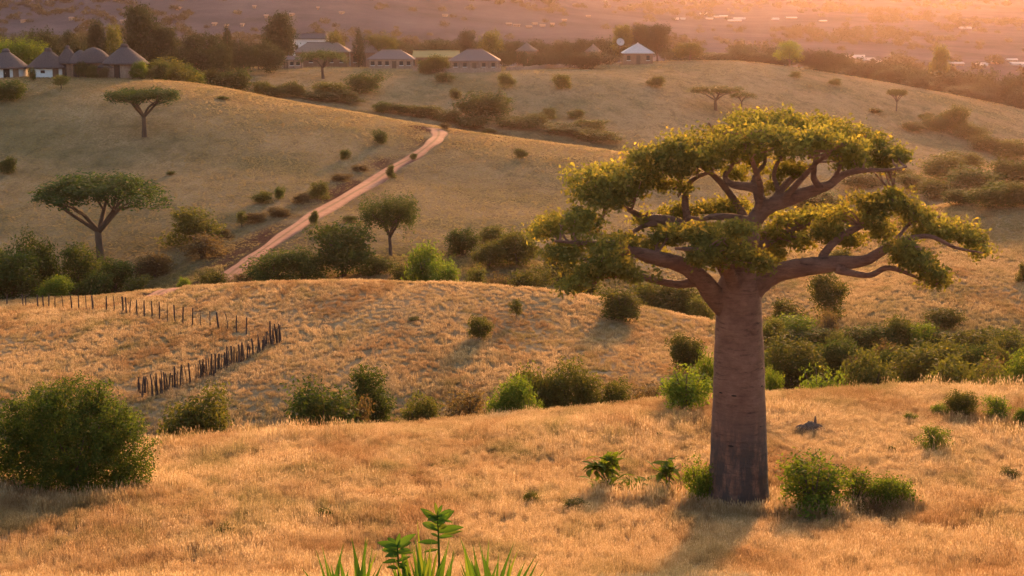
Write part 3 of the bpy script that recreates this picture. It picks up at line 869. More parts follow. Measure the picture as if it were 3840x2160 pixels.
build_baobab()

# ------------------------------------------------------------------ plant prototypes (unit size: width 1, height 1, base at the origin)
def bush_lobes(seed, n=9, tall=1.0, low=0.25):
    rg = np.random.RandomState(seed)
    L = [(0, 0, 0.36, 0.30, 0.30, 0.36)]
    for i in range(n):
        th = 2.4 * i + rg.rand(); r = rg.uniform(0.12, 0.34)
        rx = rg.uniform(0.13, 0.22)
        z = rg.uniform(low, 0.86) * (1 - 0.6 * (r / 0.34) ** 2 * rg.rand())
        L.append((math.cos(th) * min(r, 0.5 - rx), math.sin(th) * min(r, 0.5 - rx), min(z, 1 - rx), rx, rx, rx * rg.uniform(0.8, 1.2)))
    return L

def stems(seed, n=7, h=0.6, r=0.016, spread=0.3):
    rg = np.random.RandomState(seed)
    parts = []
    for i in range(n):
        th = rg.rand() * 6.283; s = spread * rg.uniform(0.3, 1)
        e = np.array([math.cos(th) * s, math.sin(th) * s, h * rg.uniform(0.7, 1.1)])
        parts.append(tube([(0.02 * math.cos(th), 0.02 * math.sin(th), -0.06), e * [0.4, 0.4, 0.5], e], [r, r * 0.7, r * 0.3], 5, 3))
    return join_vf(parts)

PROTO = {}
def add_proto(name, parts, default):
    # bring the foliage to the unit box, stems and trunk with it
    me = parts[0][1]
    co = np.zeros(len(me.vertices) * 3, np.float32); me.vertices.foreach_get('co', co); co = co.reshape(-1, 3)
    lo, hi = np.percentile(co, 1.0, axis=0), np.percentile(co, 99.0, axis=0)
    w = max(hi[0] - lo[0], hi[1] - lo[1]); h = np.percentile(co[:, 2], 99.5)
    for _, m in parts:
        c = np.zeros(len(m.vertices) * 3, np.float32); m.vertices.foreach_get('co', c); c = c.reshape(-1, 3)
        c = c / np.array([w, w, h])
        m.vertices.foreach_set('co', c.astype(np.float32).ravel()); m.update()
    PROTO[name] = (parts, default)

for i in range(6):                              # rounded shrubs
    q, r = foliage(bush_lobes(60 + i, 13), 7000, 0.025, 60 + i, per=8, rag=0.6, zmin=-0.05, freq=2.4, fill=0.4)
    v, f = stems(60 + i)
    add_proto('bush%d' % i, [('foliage', mesh_quads('bush_foliage', q, 'leaf_dark', r)), ('stem', mesh_pd('bush_stems', v, f, 'bark', True))], 'leaf_dark')
for i in range(3):                              # loose open shrubs
    q, r = foliage(bush_lobes(80 + i, 12), 3600, 0.030, 80 + i, per=6, rag=0.6, zmin=0.0, gap=0.22, fill=0.45)
    v, f = stems(80 + i, 10, 0.75)
    add_proto('loose%d' % i, [('foliage', mesh_quads('loose_foliage', q, 'leaf_bright', r)), ('stem', mesh_pd('loose_stems', v, f, 'bark', True))], 'leaf_bright')

def round_tree(seed, z0=0.30, n=12, leaf=0.022, count=5200, tall=False):
    rg = np.random.RandomState(seed)
    L = [(0, 0, (z0 + 1) / 2, 0.30, 0.30, (1 - z0) * 0.36)]
    for i in range(n):
        u = (i + rg.rand()) / n; z = z0 + 0.1 + (0.86 - z0) * u
        rm = (0.34 if not tall else 0.28) * math.sqrt(max(0.05, 1 - ((z - (z0 + 0.42 * (1 - z0))) / (0.62 * (1 - z0))) ** 2))
        th = 2.4 * i + rg.rand() * 0.8
        rx = rg.uniform(0.13, 0.20) * (1.15 if tall else 1)
        L.append((math.cos(th) * rm * rg.uniform(0.6, 1), math.sin(th) * rm * rg.uniform(0.6, 1), min(z, 1 - rx * 0.55), rx, rx, rx * (0.55 if tall else 0.75)))
    q, r = foliage(L, count, leaf, seed, per=8, rag=0.4, fill=0.3, zmin=z0 * 0.5, gap=0.14 if tall else 0.08)
    parts = [tube([(0, 0, -0.05), (0.01, 0.01, z0 * 0.7), (0.0, 0.02, z0 + 0.35 * (1 - z0)), (0.01, 0, 0.85)], [0.032, 0.024, 0.015, 0.004], 7, 3)]
    for i in range(6):
        th = rg.rand() * 6.283; zz = rg.uniform(z0 * 0.9, 0.6)
        parts.append(tube([(0, 0, zz), (math.cos(th) * 0.12, math.sin(th) * 0.12, zz + 0.1), (math.cos(th) * 0.26, math.sin(th) * 0.26, zz + 0.18)], [0.013, 0.009, 0.003], 5, 3))
    v, f = join_vf(parts)
    return [('crown', mesh_quads('crown', q, 'leaf_dark', r)), ('trunk', mesh_pd('trunk', v, f, 'bark', True))]
for i in range(6):
    add_proto('round%d' % i, round_tree(100 + i, 0.18 + 0.04 * (i % 3)), 'leaf_olive')
for i in range(4):
    add_proto('tall%d' % i, round_tree(120 + i, 0.16, 22, 0.022, 11000, True), 'leaf_dark')
def cypress(seed):
    L = [(0, 0, z, 0.5 * w, 0.5 * w, 0.13) for z, w in ((0.16, 0.55), (0.28, 0.85), (0.42, 0.95), (0.56, 0.88), (0.68, 0.72), (0.80, 0.5), (0.89, 0.28))]
    q, r = foliage(L, 3600, 0.03, seed, per=7, rag=0.3, fill=0.3, up=1.0)
    q[:, :, 2] = np.minimum(q[:, :, 2], 1.0)
    v, f = tube([(0, 0, -0.05), (0, 0, 0.5), (0, 0, 0.9)], [0.07, 0.05, 0.01], 6, 2)
    return [('crown', mesh_quads('crown', q, 'leaf_dark', r)), ('trunk', mesh_pd('trunk', v, f, 'bark', True))]
add_proto('cypress0', cypress(131), 'leaf_dark'); add_proto('cypress1', cypress(132), 'leaf_dark')

def acacia(seed, fork=0.34, lo=0.60, count=9000, nb=5, thick=0.10, dome=1.0, radius=0.5):
    """thin forked trunk carrying a flat or domed crown of overlapping pads"""
    rg = np.random.RandomState(seed)
    parts = [tube([(0.012, 0, -0.06), (0.0, 0.0, fork * 0.5), (-0.005, 0.005, fork)], [0.034, 0.026, 0.024], 9, 4)]
    top = 0.95 - thick
    for i in range(nb):
        th = 2 * math.pi * i / nb + rg.uniform(-0.3, 0.3); R = rg.uniform(0.24, 0.40)
        zt = lo + (top - lo) * 0.45
        e = np.array([math.cos(th) * R, math.sin(th) * R, zt])
        a = np.array([0, 0, fork - 0.02]); m = a + (e - a) * [0.40, 0.40, 0.55] + rg.normal(size=3) * 0.015
        parts.append(tube([a, m, a + (e - a) * [0.72, 0.72, 0.82], e], [0.020, 0.015, 0.010, 0.004], 6, 4))
        for k in range(3):
            t2 = th + rg.uniform(-0.8, 0.8); r2 = rg.uniform(0.12, 0.42)
            e2 = np.array([math.cos(t2) * r2, math.sin(t2) * r2, lo + (top - lo) * (1 - (r2 / 0.5) ** 2) * 0.8 + 0.03])
            parts.append(tube([m + (e - a) * 0.1 * k, (m + e2) / 2 + [0, 0, -0.01], e2], [0.010, 0.007, 0.003], 5, 3))
    L = []
    npad = 40
    for i in range(npad):
        r = (radius - 0.07) * math.sqrt((i + 0.5) / npad); th = 2.4 * i + rg.uniform(-0.3, 0.3)
        if r > 0.28:
            r += rg.uniform(-0.07, 0.03)
        z = lo + (top - lo) * (1 - (r / 0.5) ** 2) ** 0.55 * dome + (top - lo) * (1 - dome) * 0.6 + rg.uniform(-0.03, 0.03)
        L.append((math.cos(th) * r, math.sin(th) * r, z, 0.10, 0.10, thick * rg.uniform(0.7, 1.1)))
    q, rr = foliage(L, int(count * 0.72), 0.0150, seed, per=9, rag=0.5, fill=0.45, up=0.9, gap=0.14, spread=1.5)
    v, f = join_vf(parts)
    return [('crown', mesh_quads('crown', q, 'leaf_acacia', rr)), ('trunk', mesh_pd('trunk', v, f, 'bark', True))]
for i in range(4):
    add_proto('acacia%d' % i, acacia(140 + i, fork=(0.33, 0.40, 0.30, 0.36)[i], lo=(0.54, 0.70, 0.50, 0.52)[i], count=(17000, 14000, 18000, 9000)[i], thick=(0.10, 0.10, 0.24, 0.13)[i], dome=(1.0, 0.6, 0.7, 0.9)[i]), 'leaf_acacia')

_turn = random.Random(5)
def plant(proto, name, label, cat, cx, base, w, h, D=None, mat=None, group=None, parts=True, rz=None, sink=0.0):
    """cx, base, w, h in pixels of the 2576-wide view; D is the depth when the foot is hidden"""
    px = cx * K
    if D is None:
        x, y, z = hit(px, base * K)
    else:
        x, y, z = at(px, D, base * K)
    _, s = ray(px, (base - h) * K)
    H = s * y - z
    Wd = w * K * y / 5950.0
    if H < 0.15 * Wd:
        H = max(0.3 * Wd, h * K * y / 5950.0)
    ps, default = PROTO[proto]
    rz = _turn.uniform(0, 6.283) if rz is None else rz
    def dress(o):
        if mat and o.material_slots:
            o.material_slots[0].link = 'OBJECT'; o.material_slots[0].material = M[mat]
    if parts:
        root = thing(name, label, cat, (x, y, z - sink), group, rz)
        root.scale = (Wd, Wd, H)
        for k, (pn, me) in enumerate(ps):
            o = link(pn, me, root)
            if k == 0:
                dress(o)
    else:
        o = link(name, ps[0][1], None, (x, y, z - sink)); o.scale = (Wd, Wd, H); o.rotation_euler = (0, 0, rz)
        tag(o, label, cat, group); dress(o)
        root = o
    return root

# ------------------------------------------------------------------ shrubs near the baobab and in the gullies
def big_bush():
    x, y, z = hit(190 * K, 1240 * K)
    root = thing('bush', 'largest dark green bush with golden sunlit edge in the tall dry grass', 'bush', (x, y, z))
    mpp = y / 5850.0 * K
    rg = np.random.RandomState(7)
    L = []
    for cx, cy, r in ((190, 1090, 120), (110, 1060, 85), (270, 1060, 80), (190, 1010, 70), (60, 1120, 70), (320, 1130, 70), (120, 1170, 95), (260, 1170, 95), (345, 1195, 48), (40, 1040, 55), (25, 1180, 60), (250, 1000, 42), (190, 1200, 110), (140, 990, 48), (0, 1110, 60), (310, 1070, 52)):
        L.append(((cx - 190) * mpp, rg.uniform(-0.5, 0.5) * (130 - r) * mpp * 1.4, (1240 - cy) * mpp, r * mpp, r * mpp, r * mpp * 0.95))
    q, r = foliage(L, 60000, 0.06, 77, per=9, rag=0.4, fill=0.35, zmin=-0.35, spread=1.7, freq=4.0)
    link('foliage', mesh_quads('bush_foliage', q, 'leaf_green', r), root)
    v, f = stems(77, 14, 3.2, 0.05, 2.2)
    link('stem', mesh_pd('stem', v, f, 'bark', True), root)
    for pts, rad in (([(1.0, 0, 3.6), (1.15, -0.1, 4.2), (1.2, -0.1, 4.55)], [0.03, 0.02, 0.008]), ([(2.6, 0, 1.6), (3.05, 0.1, 1.9), (3.3, 0.1, 2.2)], [0.025, 0.018, 0.006]), ([(-0.6, 0, 3.8), (-0.75, 0, 4.4)], [0.02, 0.006])):
        v, f = tube(pts, rad, 5, 3)
        link('shoot', mesh_pd('shoot', v, f, 'leaf_green', True), root)
big_bush()

B = plant
def place(cx, table):
    return next(txt for lim, txt in table if cx < lim)
def size(w, a, b):
    return 'small' if w < a else ('large' if w > b else 'middling')
IN_THICKET = ((2000, 'against the baobab trunk'), (2130, 'behind the leafy clump by the baobab'), (2260, 'below the bare brown slope'), (2400, 'in the densest stretch'), (2500, 'behind the cone-shaped bush'), (9999, 'past the cone-shaped bush'))
IN_VALLEY = ((70, 'beyond the end of the open stake row'), (180, 'behind the open stake row'), (320, 'under the wide umbrella acacia'), (480, 'between the umbrella acacia and the road foot'), (640, 'at the foot of the dirt road'), (800, 'just past the road foot'), (1000, 'below the square-crowned acacia'), (1140, 'past the square-crowned acacia'), (1290, 'behind the tiny sapling rise'), (1500, 'beside the lowest baobab leaves'), (9999, 'behind the baobab branches'))
ON_SLOPE = ((500, 'beside the hut cluster'), (700, 'below the brown thatched huts'), (860, 'below the low shed'), (1010, 'below the spreading acacia'), (1170, 'below the stone hip-roofed house'), (1290, 'below the house with columns'), (1420, 'below the rough stone wall'), (1700, 'below the white-roofed pavilion'), (2150, 'behind the baobab top'), (2290, 'near the lone little acacia'), (2400, 'above the sunlit hill edge'), (2480, 'in the dark fold behind the sunlit hill'), (9999, 'on the far shoulder of the dark fold'))
BEHIND_HUTS = ((75, 'behind the first whitewashed hut'), (150, 'behind the whitewashed hut with wooden door'), (210, 'behind the slim hut'), (280, 'behind the dome-thatched hut'), (340, 'behind the highest-peaked hut'), (440, 'around the tallest tree'), (540, 'behind the steep brown hut'), (620, 'around the small pointed cypress'), (9999, 'short of the tall dense tree'))
BEHIND_HOUSES = ((1040, 'behind the stone hip-roofed house'), (1150, 'behind the long straw roof'), (1260, 'behind the house with columns'), (1350, 'around the brown peaked roof'), (1450, 'above the rough stone wall'), (9999, 'short of the white-roofed pavilion'))
ON_RIDGE = ((1790, 'just past the white-roofed pavilion'), (1880, 'above the hazy acacia pair'), (1960, 'short of the greener sunlit tree'), (2060, 'past the greener sunlit tree'), (2150, 'before the long white sheds'), (2240, 'below the long white sheds'), (2330, 'before the slender tall tree'), (2420, 'past the slender tall tree'), (2500, 'where the ridge falls away'), (9999, 'at the low end of the ridge'))
B('bush0', 'bush', 'rounded olive-edged bush below the end of the stake fence', 'bush', 505, 1120, 178, 142, 88, 'leaf_olive')
B('bush1', 'bush', 'broad dark green dome-shaped bush with a dry brown skirt', 'bush', 815, 1095, 190, 130, 89, 'leaf_dark')
B('loose2', 'dry_shrub', 'thin brownish shrub growing against the broad dome-shaped bush', 'shrub', 885, 1085, 100, 85, 90, 'leaf_dry')
B('bush2', 'bush', 'upright dark bush with spiky shoots behind the dome-shaped bush', 'bush', 930, 1050, 120, 128, 96, 'leaf_dark')
B('bush3', 'bush', 'small low green bush between the spiky bush and the bright leafy one', 'bush', 1055, 1060, 95, 72, 91, 'leaf_olive')
B('bush4', 'bush', 'vivid green rounded bush on the edge of the golden meadow', 'bush', 1287, 1050, 105, 100, 88, 'leaf_bright')
B('loose0', 'bush', 'small sprawling green bush at the foot of the vivid green one', 'bush', 1335, 1045, 60, 42, 87, 'leaf_bright')
B('loose1', 'dry_shrub', 'brown half-bare shrub in the gully beside the vivid green bush', 'shrub', 1175, 1040, 120, 62, 94, 'leaf_dry')
for cx, w, h, p in ((1345, 120, 98, 'bush5'), (1415, 130, 112, 'bush0'), (1482, 95, 88, 'bush2'), (1555, 85, 66, 'bush3')):
    B(p, 'bush', 'olive bush in the row filling the gully behind the meadow edge', 'bush', cx, 1022, w, h, 95, 'leaf_olive', 'row of olive bushes in the gully')
B('loose1', 'dry_shrub', 'grey-brown dry shrub at the end of the olive bush row', 'shrub', 1630, 1010, 90, 45, 95, 'leaf_dry')
B('loose0', 'bush', 'bright leafy bush just beside the baobab trunk at the meadow edge', 'bush', 1725, 1032, 140, 104, None, 'leaf_bright')
B('bush1', 'bush', 'bright core bush hidden among loose leaves near the baobab trunk', 'bush', 1715, 1028, 92, 70, 84, 'leaf_bright')
B('bush4', 'bush', 'upright dark olive bush standing alone on the slope near the baobab', 'bush', 1725, 940, 92, 98, None, 'leaf_olive')
B('bush5', 'bush', 'yellow-green bush partly hidden by the baobab trunk', 'bush', 1780, 975, 78, 85, 92, 'leaf_bright')
B('bush0', 'bush', 'small round green bush alone on the fenced meadow slope', 'bush', 1208, 855, 60, 63, None, 'leaf_olive')
B('loose2', 'bush', 'wide many-stemmed bush on top of the golden meadow rise', 'bush', 1563, 806, 118, 82, None, 'leaf_olive')
B('bush3', 'bush', 'dark inner bush on top of the golden meadow rise', 'bush', 1565, 804, 92, 62, None, 'leaf_olive')
B('round1', 'sapling', 'tiny bare-stemmed sapling on the golden meadow rise', 'tree', 1298, 806, 36, 54, None, 'leaf_olive')
B('loose0', 'bush', 'flat little green tuft of shrub on the golden rise', 'bush', 1040, 808, 34, 12, None, 'leaf_olive')
# around the foot of the baobab
B('loose0', 'bush', 'leafy yellow-green shrub pressed against the baobab trunk', 'bush', 1762, 1282, 86, 130, None, 'leaf_bright')
B('loose1', 'bush', 'tall yellow-green bush with arching twigs beside the baobab', 'bush', 2046, 1304, 190, 158, None, 'leaf_bright')
B('bush2', 'bush', 'dense low heart of the arching yellow-green bush', 'bush', 2055, 1300, 95, 100, None, 'leaf_olive')
B('loose2', 'bush', 'middle bush of the leafy clump beside the baobab', 'bush', 2150, 1284, 120, 102, None, 'leaf_bright')
B('bush5', 'bush', 'round dark green bush ending the leafy clump beside the baobab', 'bush', 2238, 1288, 120, 92, None, 'leaf_bright')
B('bush1', 'bush', 'cone-shaped bush in the dry grass below the thicket', 'bush', 2415, 1050, 72, 68, None, 'leaf_olive')
B('loose0', 'bush', 'low leafy bush touching the cone-shaped bush', 'bush', 2365, 1048, 56, 32, None, 'leaf_bright')
B('loose2', 'bush', 'spreading bush with separate leafy heads in dry grass', 'bush', 2508, 1055, 78, 58, None, 'leaf_bright')
B('bush4', 'bush', 'narrow bright bush at the outer side of the spreading bush', 'bush', 2568, 1070, 36, 42, None, 'leaf_bright')
B('loose1', 'bush', 'small round leafy bush alone in the open dry grass', 'bush', 2347, 1138, 80, 64, None, 'leaf_bright')
B('loose0', 'bush', 'tiny green bush near the small round leafy bush', 'bush', 2290, 1062, 34, 24, None, 'leaf_bright')
B('loose2', 'bush', 'faint dry green bush in tall grass at the meadow edge', 'bush', 2530, 1212, 62, 34, None, 'leaf_olive')
for cx, base, w, h in ((1340, 1272, 46, 40), (995, 1262, 28, 26), (820, 1312, 48, 34), (1660, 1108, 22, 20), (570, 1355, 60, 36), (2130, 1300, 90, 40), (1985, 1300, 60, 36), (2245, 1145, 26, 24), (1100, 1180, 40, 14), (1450, 1290, 70, 34)):
    B('loose%d' % (cx % 3), 'weed', 'low yellowish weed half sunk in the tall dry grass', 'weed', cx, base, w, h, None, 'leaf_olive', 'low weeds in the dry grass', False)

# valley below the hill on the far side of the tree
RV = [(1985, 880, 135, 85, 128, 'leaf_bright', 'bush1'), (1990, 960, 150, 118, 106, 'leaf_olive', 'bush0'), (2080, 790, 92, 112, 140, 'leaf_olive', 'bush3'), (1945, 990, 52, 60, 93, 'leaf_bright', 'bush4'),
      (2062, 975, 120, 52, 95, 'leaf_bright', 'loose0'), (2190, 985, 135, 98, 99, 'leaf_olive', 'bush5'), (2298, 980, 175, 116, 103, 'leaf_olive', 'bush2'), (2420, 985, 175, 98, 96, 'leaf_olive', 'bush0'),
      (2552, 985, 90, 100, 98, 'leaf_bright', 'bush3'), (2270, 880, 90, 82, 124, 'leaf_olive', 'bush4'), (2375, 842, 88, 64, 132, 'leaf_olive', 'bush1'), (2316, 868, 64, 58, 122, 'leaf_bright', 'loose1'),
      (2112, 905, 74, 66, 122, 'leaf_olive', 'bush5'), (1975, 800, 95, 48, 138, 'leaf_olive', 'bush2'), (2078, 860, 60, 80, 128, 'leaf_dry', 'loose2'), (2450, 905, 150, 72, 112, 'leaf_olive', 'bush3'),
      (2520, 900, 110, 70, 116, 'leaf_olive', 'bush0'), (2110, 655, 62, 28, 172, 'leaf_olive', 'bush4'), (2380, 925, 120, 70, 108, 'leaf_olive', 'bush5'), (2230, 905, 60, 50, 116, 'leaf_dry', 'loose0'),
      (2160, 935, 70, 40, 108, 'leaf_dry', 'loose1'), (2490, 960, 80, 70, 101, 'leaf_dry', 'loose2'), (2572, 760, 40, 50, 150, 'leaf_olive', 'bush2'), (1940, 860, 60, 60, 124, 'leaf_olive', 'bush1'), (2065, 930, 90, 50, 112, 'leaf_olive', 'bush3')]
RV += [(1930 + 27 * k + (k * 31) % 23, 975 - (k * 47) % 95, 70 + (k * 29) % 60, 44 + (k * 17) % 30, 97 + (k * 47) % 95 * 0.30, 'leaf_dark' if k % 3 else 'leaf_olive', 'bush%d' % (k % 6)) for k in range(24)]
for cx, base, w, h, D, m, p in RV:
    if m == 'leaf_bright':
        B(p, 'bush', size(w, 70, 120) + ' yellow-green bush in the thicket ' + place(cx, IN_THICKET), 'bush', cx, base, w, h, D, m, 'yellow-green bushes in the thicket')
    elif m == 'leaf_dry':
        B(p, 'dry_shrub', 'greyish half-dry shrub in the thicket ' + place(cx, IN_THICKET), 'shrub', cx, base, w, h, D, m, 'dry shrubs in the thicket')
    else:
        B(p, 'bush', size(w, 90, 140) + ' dark olive bush in the thicket ' + place(cx, IN_THICKET), 'bush', cx, base, w, h, D, m, 'dark bushes in the thicket')

# bushes in the valley between the golden meadow and the hill with the road
VL = [(25, 745, 150, 110, 158, 'leaf_dark', 'bush1'), (92, 700, 112, 112, 168, 'leaf_dark', 'bush0'), (200, 705, 118, 92, 168, 'leaf_dark', 'bush2'), (285, 715, 105, 66, 164, 'leaf_dark', 'bush3'),
      (140, 750, 78, 54, 157, 'leaf_bright', 'bush4'), (390, 705, 95, 70, 166, 'leaf_dry', 'bush5'), (538, 720, 78, 40, 152, 'leaf_olive', 'bush0'), (462, 722, 30, 24, 153, 'leaf_bright', 'bush1'),
      (690, 712, 135, 80, 152, 'leaf_dark', 'bush2'), (765, 708, 110, 84, 153, 'leaf_dark', 'bush3'), (868, 705, 158, 140, 155, 'leaf_dark', 'bush4'), (1072, 708, 100, 92, 146, 'leaf_bright', 'bush5'),
      (1118, 712, 74, 56, 143, 'leaf_bright', 'bush0'), (1165, 640, 78, 64, 166, 'leaf_dark', 'bush1'), (1196, 716, 64, 46, 145, 'leaf_olive', 'bush2'), (1240, 606, 72, 38, 172, 'leaf_olive', 'bush3'),
      (1230, 665, 74, 58, 160, 'leaf_olive', 'bush4'), (1300, 648, 105, 70, 162, 'leaf_olive', 'bush5'), (1335, 725, 115, 56, 145, 'leaf_olive', 'bush0'), (1258, 722, 60, 36, 146, 'leaf_dry', 'loose0'),
      (950, 705, 90, 60, 156, 'leaf_dark', 'bush2'), (1020, 712, 80, 44, 150, 'leaf_olive', 'bush5'), (610, 722, 70, 34, 152, 'leaf_dry', 'loose1'), (1410, 690, 90, 60, 158, 'leaf_olive', 'bush1'),
      (1470, 730, 80, 40, 150, 'leaf_olive', 'bush3'), (1700, 770, 130, 50, 148, 'leaf_olive', 'bush4'), (1640, 745, 110, 44, 150, 'leaf_olive', 'bush0'), (1760, 790, 80, 46, 144, 'leaf_olive', 'bush2'),
      (340, 730, 80, 36, 160, 'leaf_olive', 'loose2'), (240, 735, 90, 50, 160, 'leaf_dark', 'bush5'), (0, 700, 90, 80, 172, 'leaf_dark', 'bush3')]
for cx, base, w, h, D, m, p in VL:
    if m == 'leaf_bright':
        B(p, 'bush', size(w, 50, 90) + ' bright sunlit bush in the valley ' + place(cx, IN_VALLEY), 'bush', cx, base, w, h, D, m, 'bright bushes in the valley')
    elif m == 'leaf_dry':
        B(p, 'dry_shrub', 'brown dry shrub in the valley ' + place(cx, IN_VALLEY), 'shrub', cx, base, w, h, D, m, 'dry shrubs in the valley')
    else:
        B(p, 'bush', size(w, 80, 112) + ' dark shaded bush in the valley ' + place(cx, IN_VALLEY), 'bush', cx, base, w, h, D, m, 'dark bushes in the valley')

# ------------------------------------------------------------------ acacias and shrubs on the hill with the road
B('acacia0', 'acacia_tree', 'wide umbrella acacia with forked trunk above the valley bushes', 'tree', 252, 655, 300, 216, None, None, rz=0.6)
B('acacia1', 'acacia_tree', 'flat-topped acacia alone on the hill below the round huts', 'tree', 364, 345, 178, 124, None, None, rz=2.1)
B('acacia2', 'acacia_tree', 'dense square-crowned acacia beside the dirt road', 'tree', 982, 645, 152, 158, None, 'leaf_dark', rz=1.0)
B('bush2', 'bush', 'large round-topped bush with yellowish rim on the road slope', 'bush', 488, 616, 138, 94, None, 'leaf_olive')
B('loose1', 'dry_shrub', 'thin brown undergrowth below the large round-topped bush', 'shrub', 510, 650, 110, 60, None, 'leaf_dry')
HSP = ((300, 'beyond the two acacias'), (620, 'above the lower dirt road'), (760, 'in the scrub strip above the dirt road'), (840, 'where scrub meets the dirt road'), (930, 'uphill of the dirt road'), (1000, 'at the road bend'), (1100, 'near the road top'), (9999, 'on the bare hill past the road'))
HS = [(955, 362, 36, 36, 'leaf_dark'), (870, 402, 26, 26, 'leaf_olive'), (983, 448, 23, 34, 'leaf_dark'), (1040, 403, 18, 18, 'leaf_dark'), (1310, 398, 32, 24, 'leaf_olive'), (22, 437, 44, 42, 'leaf_dark'),
      (704, 502, 26, 34, 'leaf_dark'), (660, 512, 52, 30, 'leaf_olive'), (802, 500, 58, 44, 'leaf_olive'), (760, 512, 42, 26, 'leaf_dry'), (790, 568, 22, 38, 'leaf_dark'), (560, 250, 30, 8, 'leaf_olive'),
      (430, 440, 22, 10, 'leaf_olive'), (25, 255, 80, 54, 'leaf_dark'), (1230, 335, 40, 12, 'leaf_olive'), (1120, 325, 26, 16, 'leaf_dry'), (640, 560, 60, 26, 'leaf_dry'), (700, 545, 60, 24, 'leaf_dry'),
      (860, 455, 50, 20, 'leaf_dry'), (905, 430, 40, 16, 'leaf_dry'), (560, 600, 60, 26, 'leaf_dry'), (880, 560, 40, 18, 'leaf_olive'), (830, 585, 40, 18, 'leaf_olive')]
for k, (cx, base, w, h, m) in enumerate(HS):
    B('bush%d' % (k % 6), 'bush' if m != 'leaf_dry' else 'dry_shrub', size(w, 24, 40) + (' dark' if m == 'leaf_dark' else ' olive') + ' bush on the grassy hill ' + place(cx, HSP) if m != 'leaf_dry' else size(w, 45, 58) + ' reddish dry shrub ' + place(cx, HSP),
      'bush' if m != 'leaf_dry' else 'shrub', cx, base, w, h, None, m, 'bushes dotting the road hill' if m != 'leaf_dry' else 'dry shrubs along the road bank', False)
B('round3', 'sapling', 'thin young tree beside the lower dirt road', 'tree', 608, 572, 28, 42, None, 'leaf_olive')
B('round1', 'sapling', 'lone small tree in front of the whitewashed huts', 'tree', 155, 224, 44, 36, None, 'leaf_olive')

for k, (cx, base, w, h, D, m) in enumerate(((212, 186, 40, 38, 288, 'leaf_dark'), (350, 190, 42, 36, 286, 'leaf_bright'), (232, 188, 34, 24, 286, 'leaf_olive'), (400, 188, 54, 36, 292, 'leaf_dark'), (372, 192, 30, 18, 288, 'leaf_olive'), (262, 187, 26, 18, 285, 'leaf_dry'), (82, 190, 16, 20, 281, 'leaf_olive'))):
    B('bush%d' % (k % 6), 'bush', ('green bush growing beside the low hut walls', 'yellowish flowering bush at the corner of the stone-walled hut')[m == 'leaf_bright'], 'bush', cx, base, w, h, D, m, 'bushes beside the hut walls', False)
# ------------------------------------------------------------------ shrubs and trees on the slope below the houses
L4 = [(590, 222, 95, 50, 318), (540, 205, 60, 30, 322), (430, 198, 120, 52, 300), (480, 205, 70, 40, 306), (660, 235, 50, 30, 318), (740, 245, 52, 40, 320), (920, 235, 92, 56, None), (830, 245, 84, 40, None),
      (870, 270, 90, 40, 322), (960, 285, 44, 30, None), (1275, 222, 42, 38, None), (1145, 250, 30, 28, None), (1215, 300, 132, 70, None), (1412, 224, 42, 38, None), (1380, 298, 42, 28, None), (1450, 300, 42, 26, None),
      (1650, 220, 42, 28, None), (1300, 335, 120, 42, 316), (1420, 350, 130, 40, 312), (1060, 300, 90, 36, 318), (1130, 310, 80, 34, 316), (1000, 290, 70, 30, 318), (1190, 330, 90, 36, 312), (1500, 365, 120, 40, 306),
      (800, 262, 80, 34, 320), (700, 240, 60, 26, 318), (1350, 320, 80, 34, None), (1250, 270, 60, 30, None), (1480, 330, 90, 30, None), (2400, 330, 74, 64, None), (2350, 330, 60, 40, None), (2440, 350, 80, 40, None),
      (2380, 450, 130, 60, None), (2450, 485, 150, 66, None), (2540, 470, 110, 70, None), (2360, 500, 110, 50, None), (2500, 520, 120, 60, None), (2420, 420, 100, 40, None), (2550, 400, 100, 50, None), (2300, 330, 60, 24, None),
      (2250, 445, 80, 30, None), (2480, 380, 90, 40, None), (2420, 515, 90, 40, None), (2570, 520, 80, 60, None), (2170, 470, 110, 36, None), (2060, 520, 120, 40, None), (2300, 480, 90, 44, None), (2330, 300, 40, 16, None), (2200, 285, 34, 14, None),
      (2100, 215, 30, 18, None), (2000, 195, 30, 16, None), (1120, 205, 50, 22, None), (1070, 185, 40, 34, None), (1100, 182, 60, 44, None)]
for k, (cx, base, w, h, D) in enumerate(L4):
    B('bush%d' % (k % 6), 'bush', size(w, 50, 88) + (' hazy dark bush on the slope ' if k % 3 == 0 else ' hazy olive bush on the slope ') + place(cx, ON_SLOPE), 'bush', cx, base, w, h, D,
      'leaf_olive' if k % 3 else 'leaf_dark', 'bushes on the slope below the houses' if cx < 1700 else 'bushes on the folded slopes', False)
B('acacia3', 'acacia_tree', 'spreading acacia in front of the low shed', 'tree', 812, 198, 122, 74, None, 'leaf_dark', rz=0.4)
B('acacia1', 'acacia_tree', 'hazy flat-topped acacia above the top of the baobab crown', 'tree', 1800, 278, 125, 62, None, 'leaf_olive', rz=0.9)
B('acacia3', 'acacia_tree', 'smaller hazy acacia standing next to a flat-topped one', 'tree', 1865, 272, 66, 42, None, 'leaf_olive', rz=2.9)
B('acacia1', 'acacia_tree', 'lone little acacia with thin trunk on the sunlit far ridge', 'tree', 2255, 280, 48, 56, None, 'leaf_olive', rz=4.1)

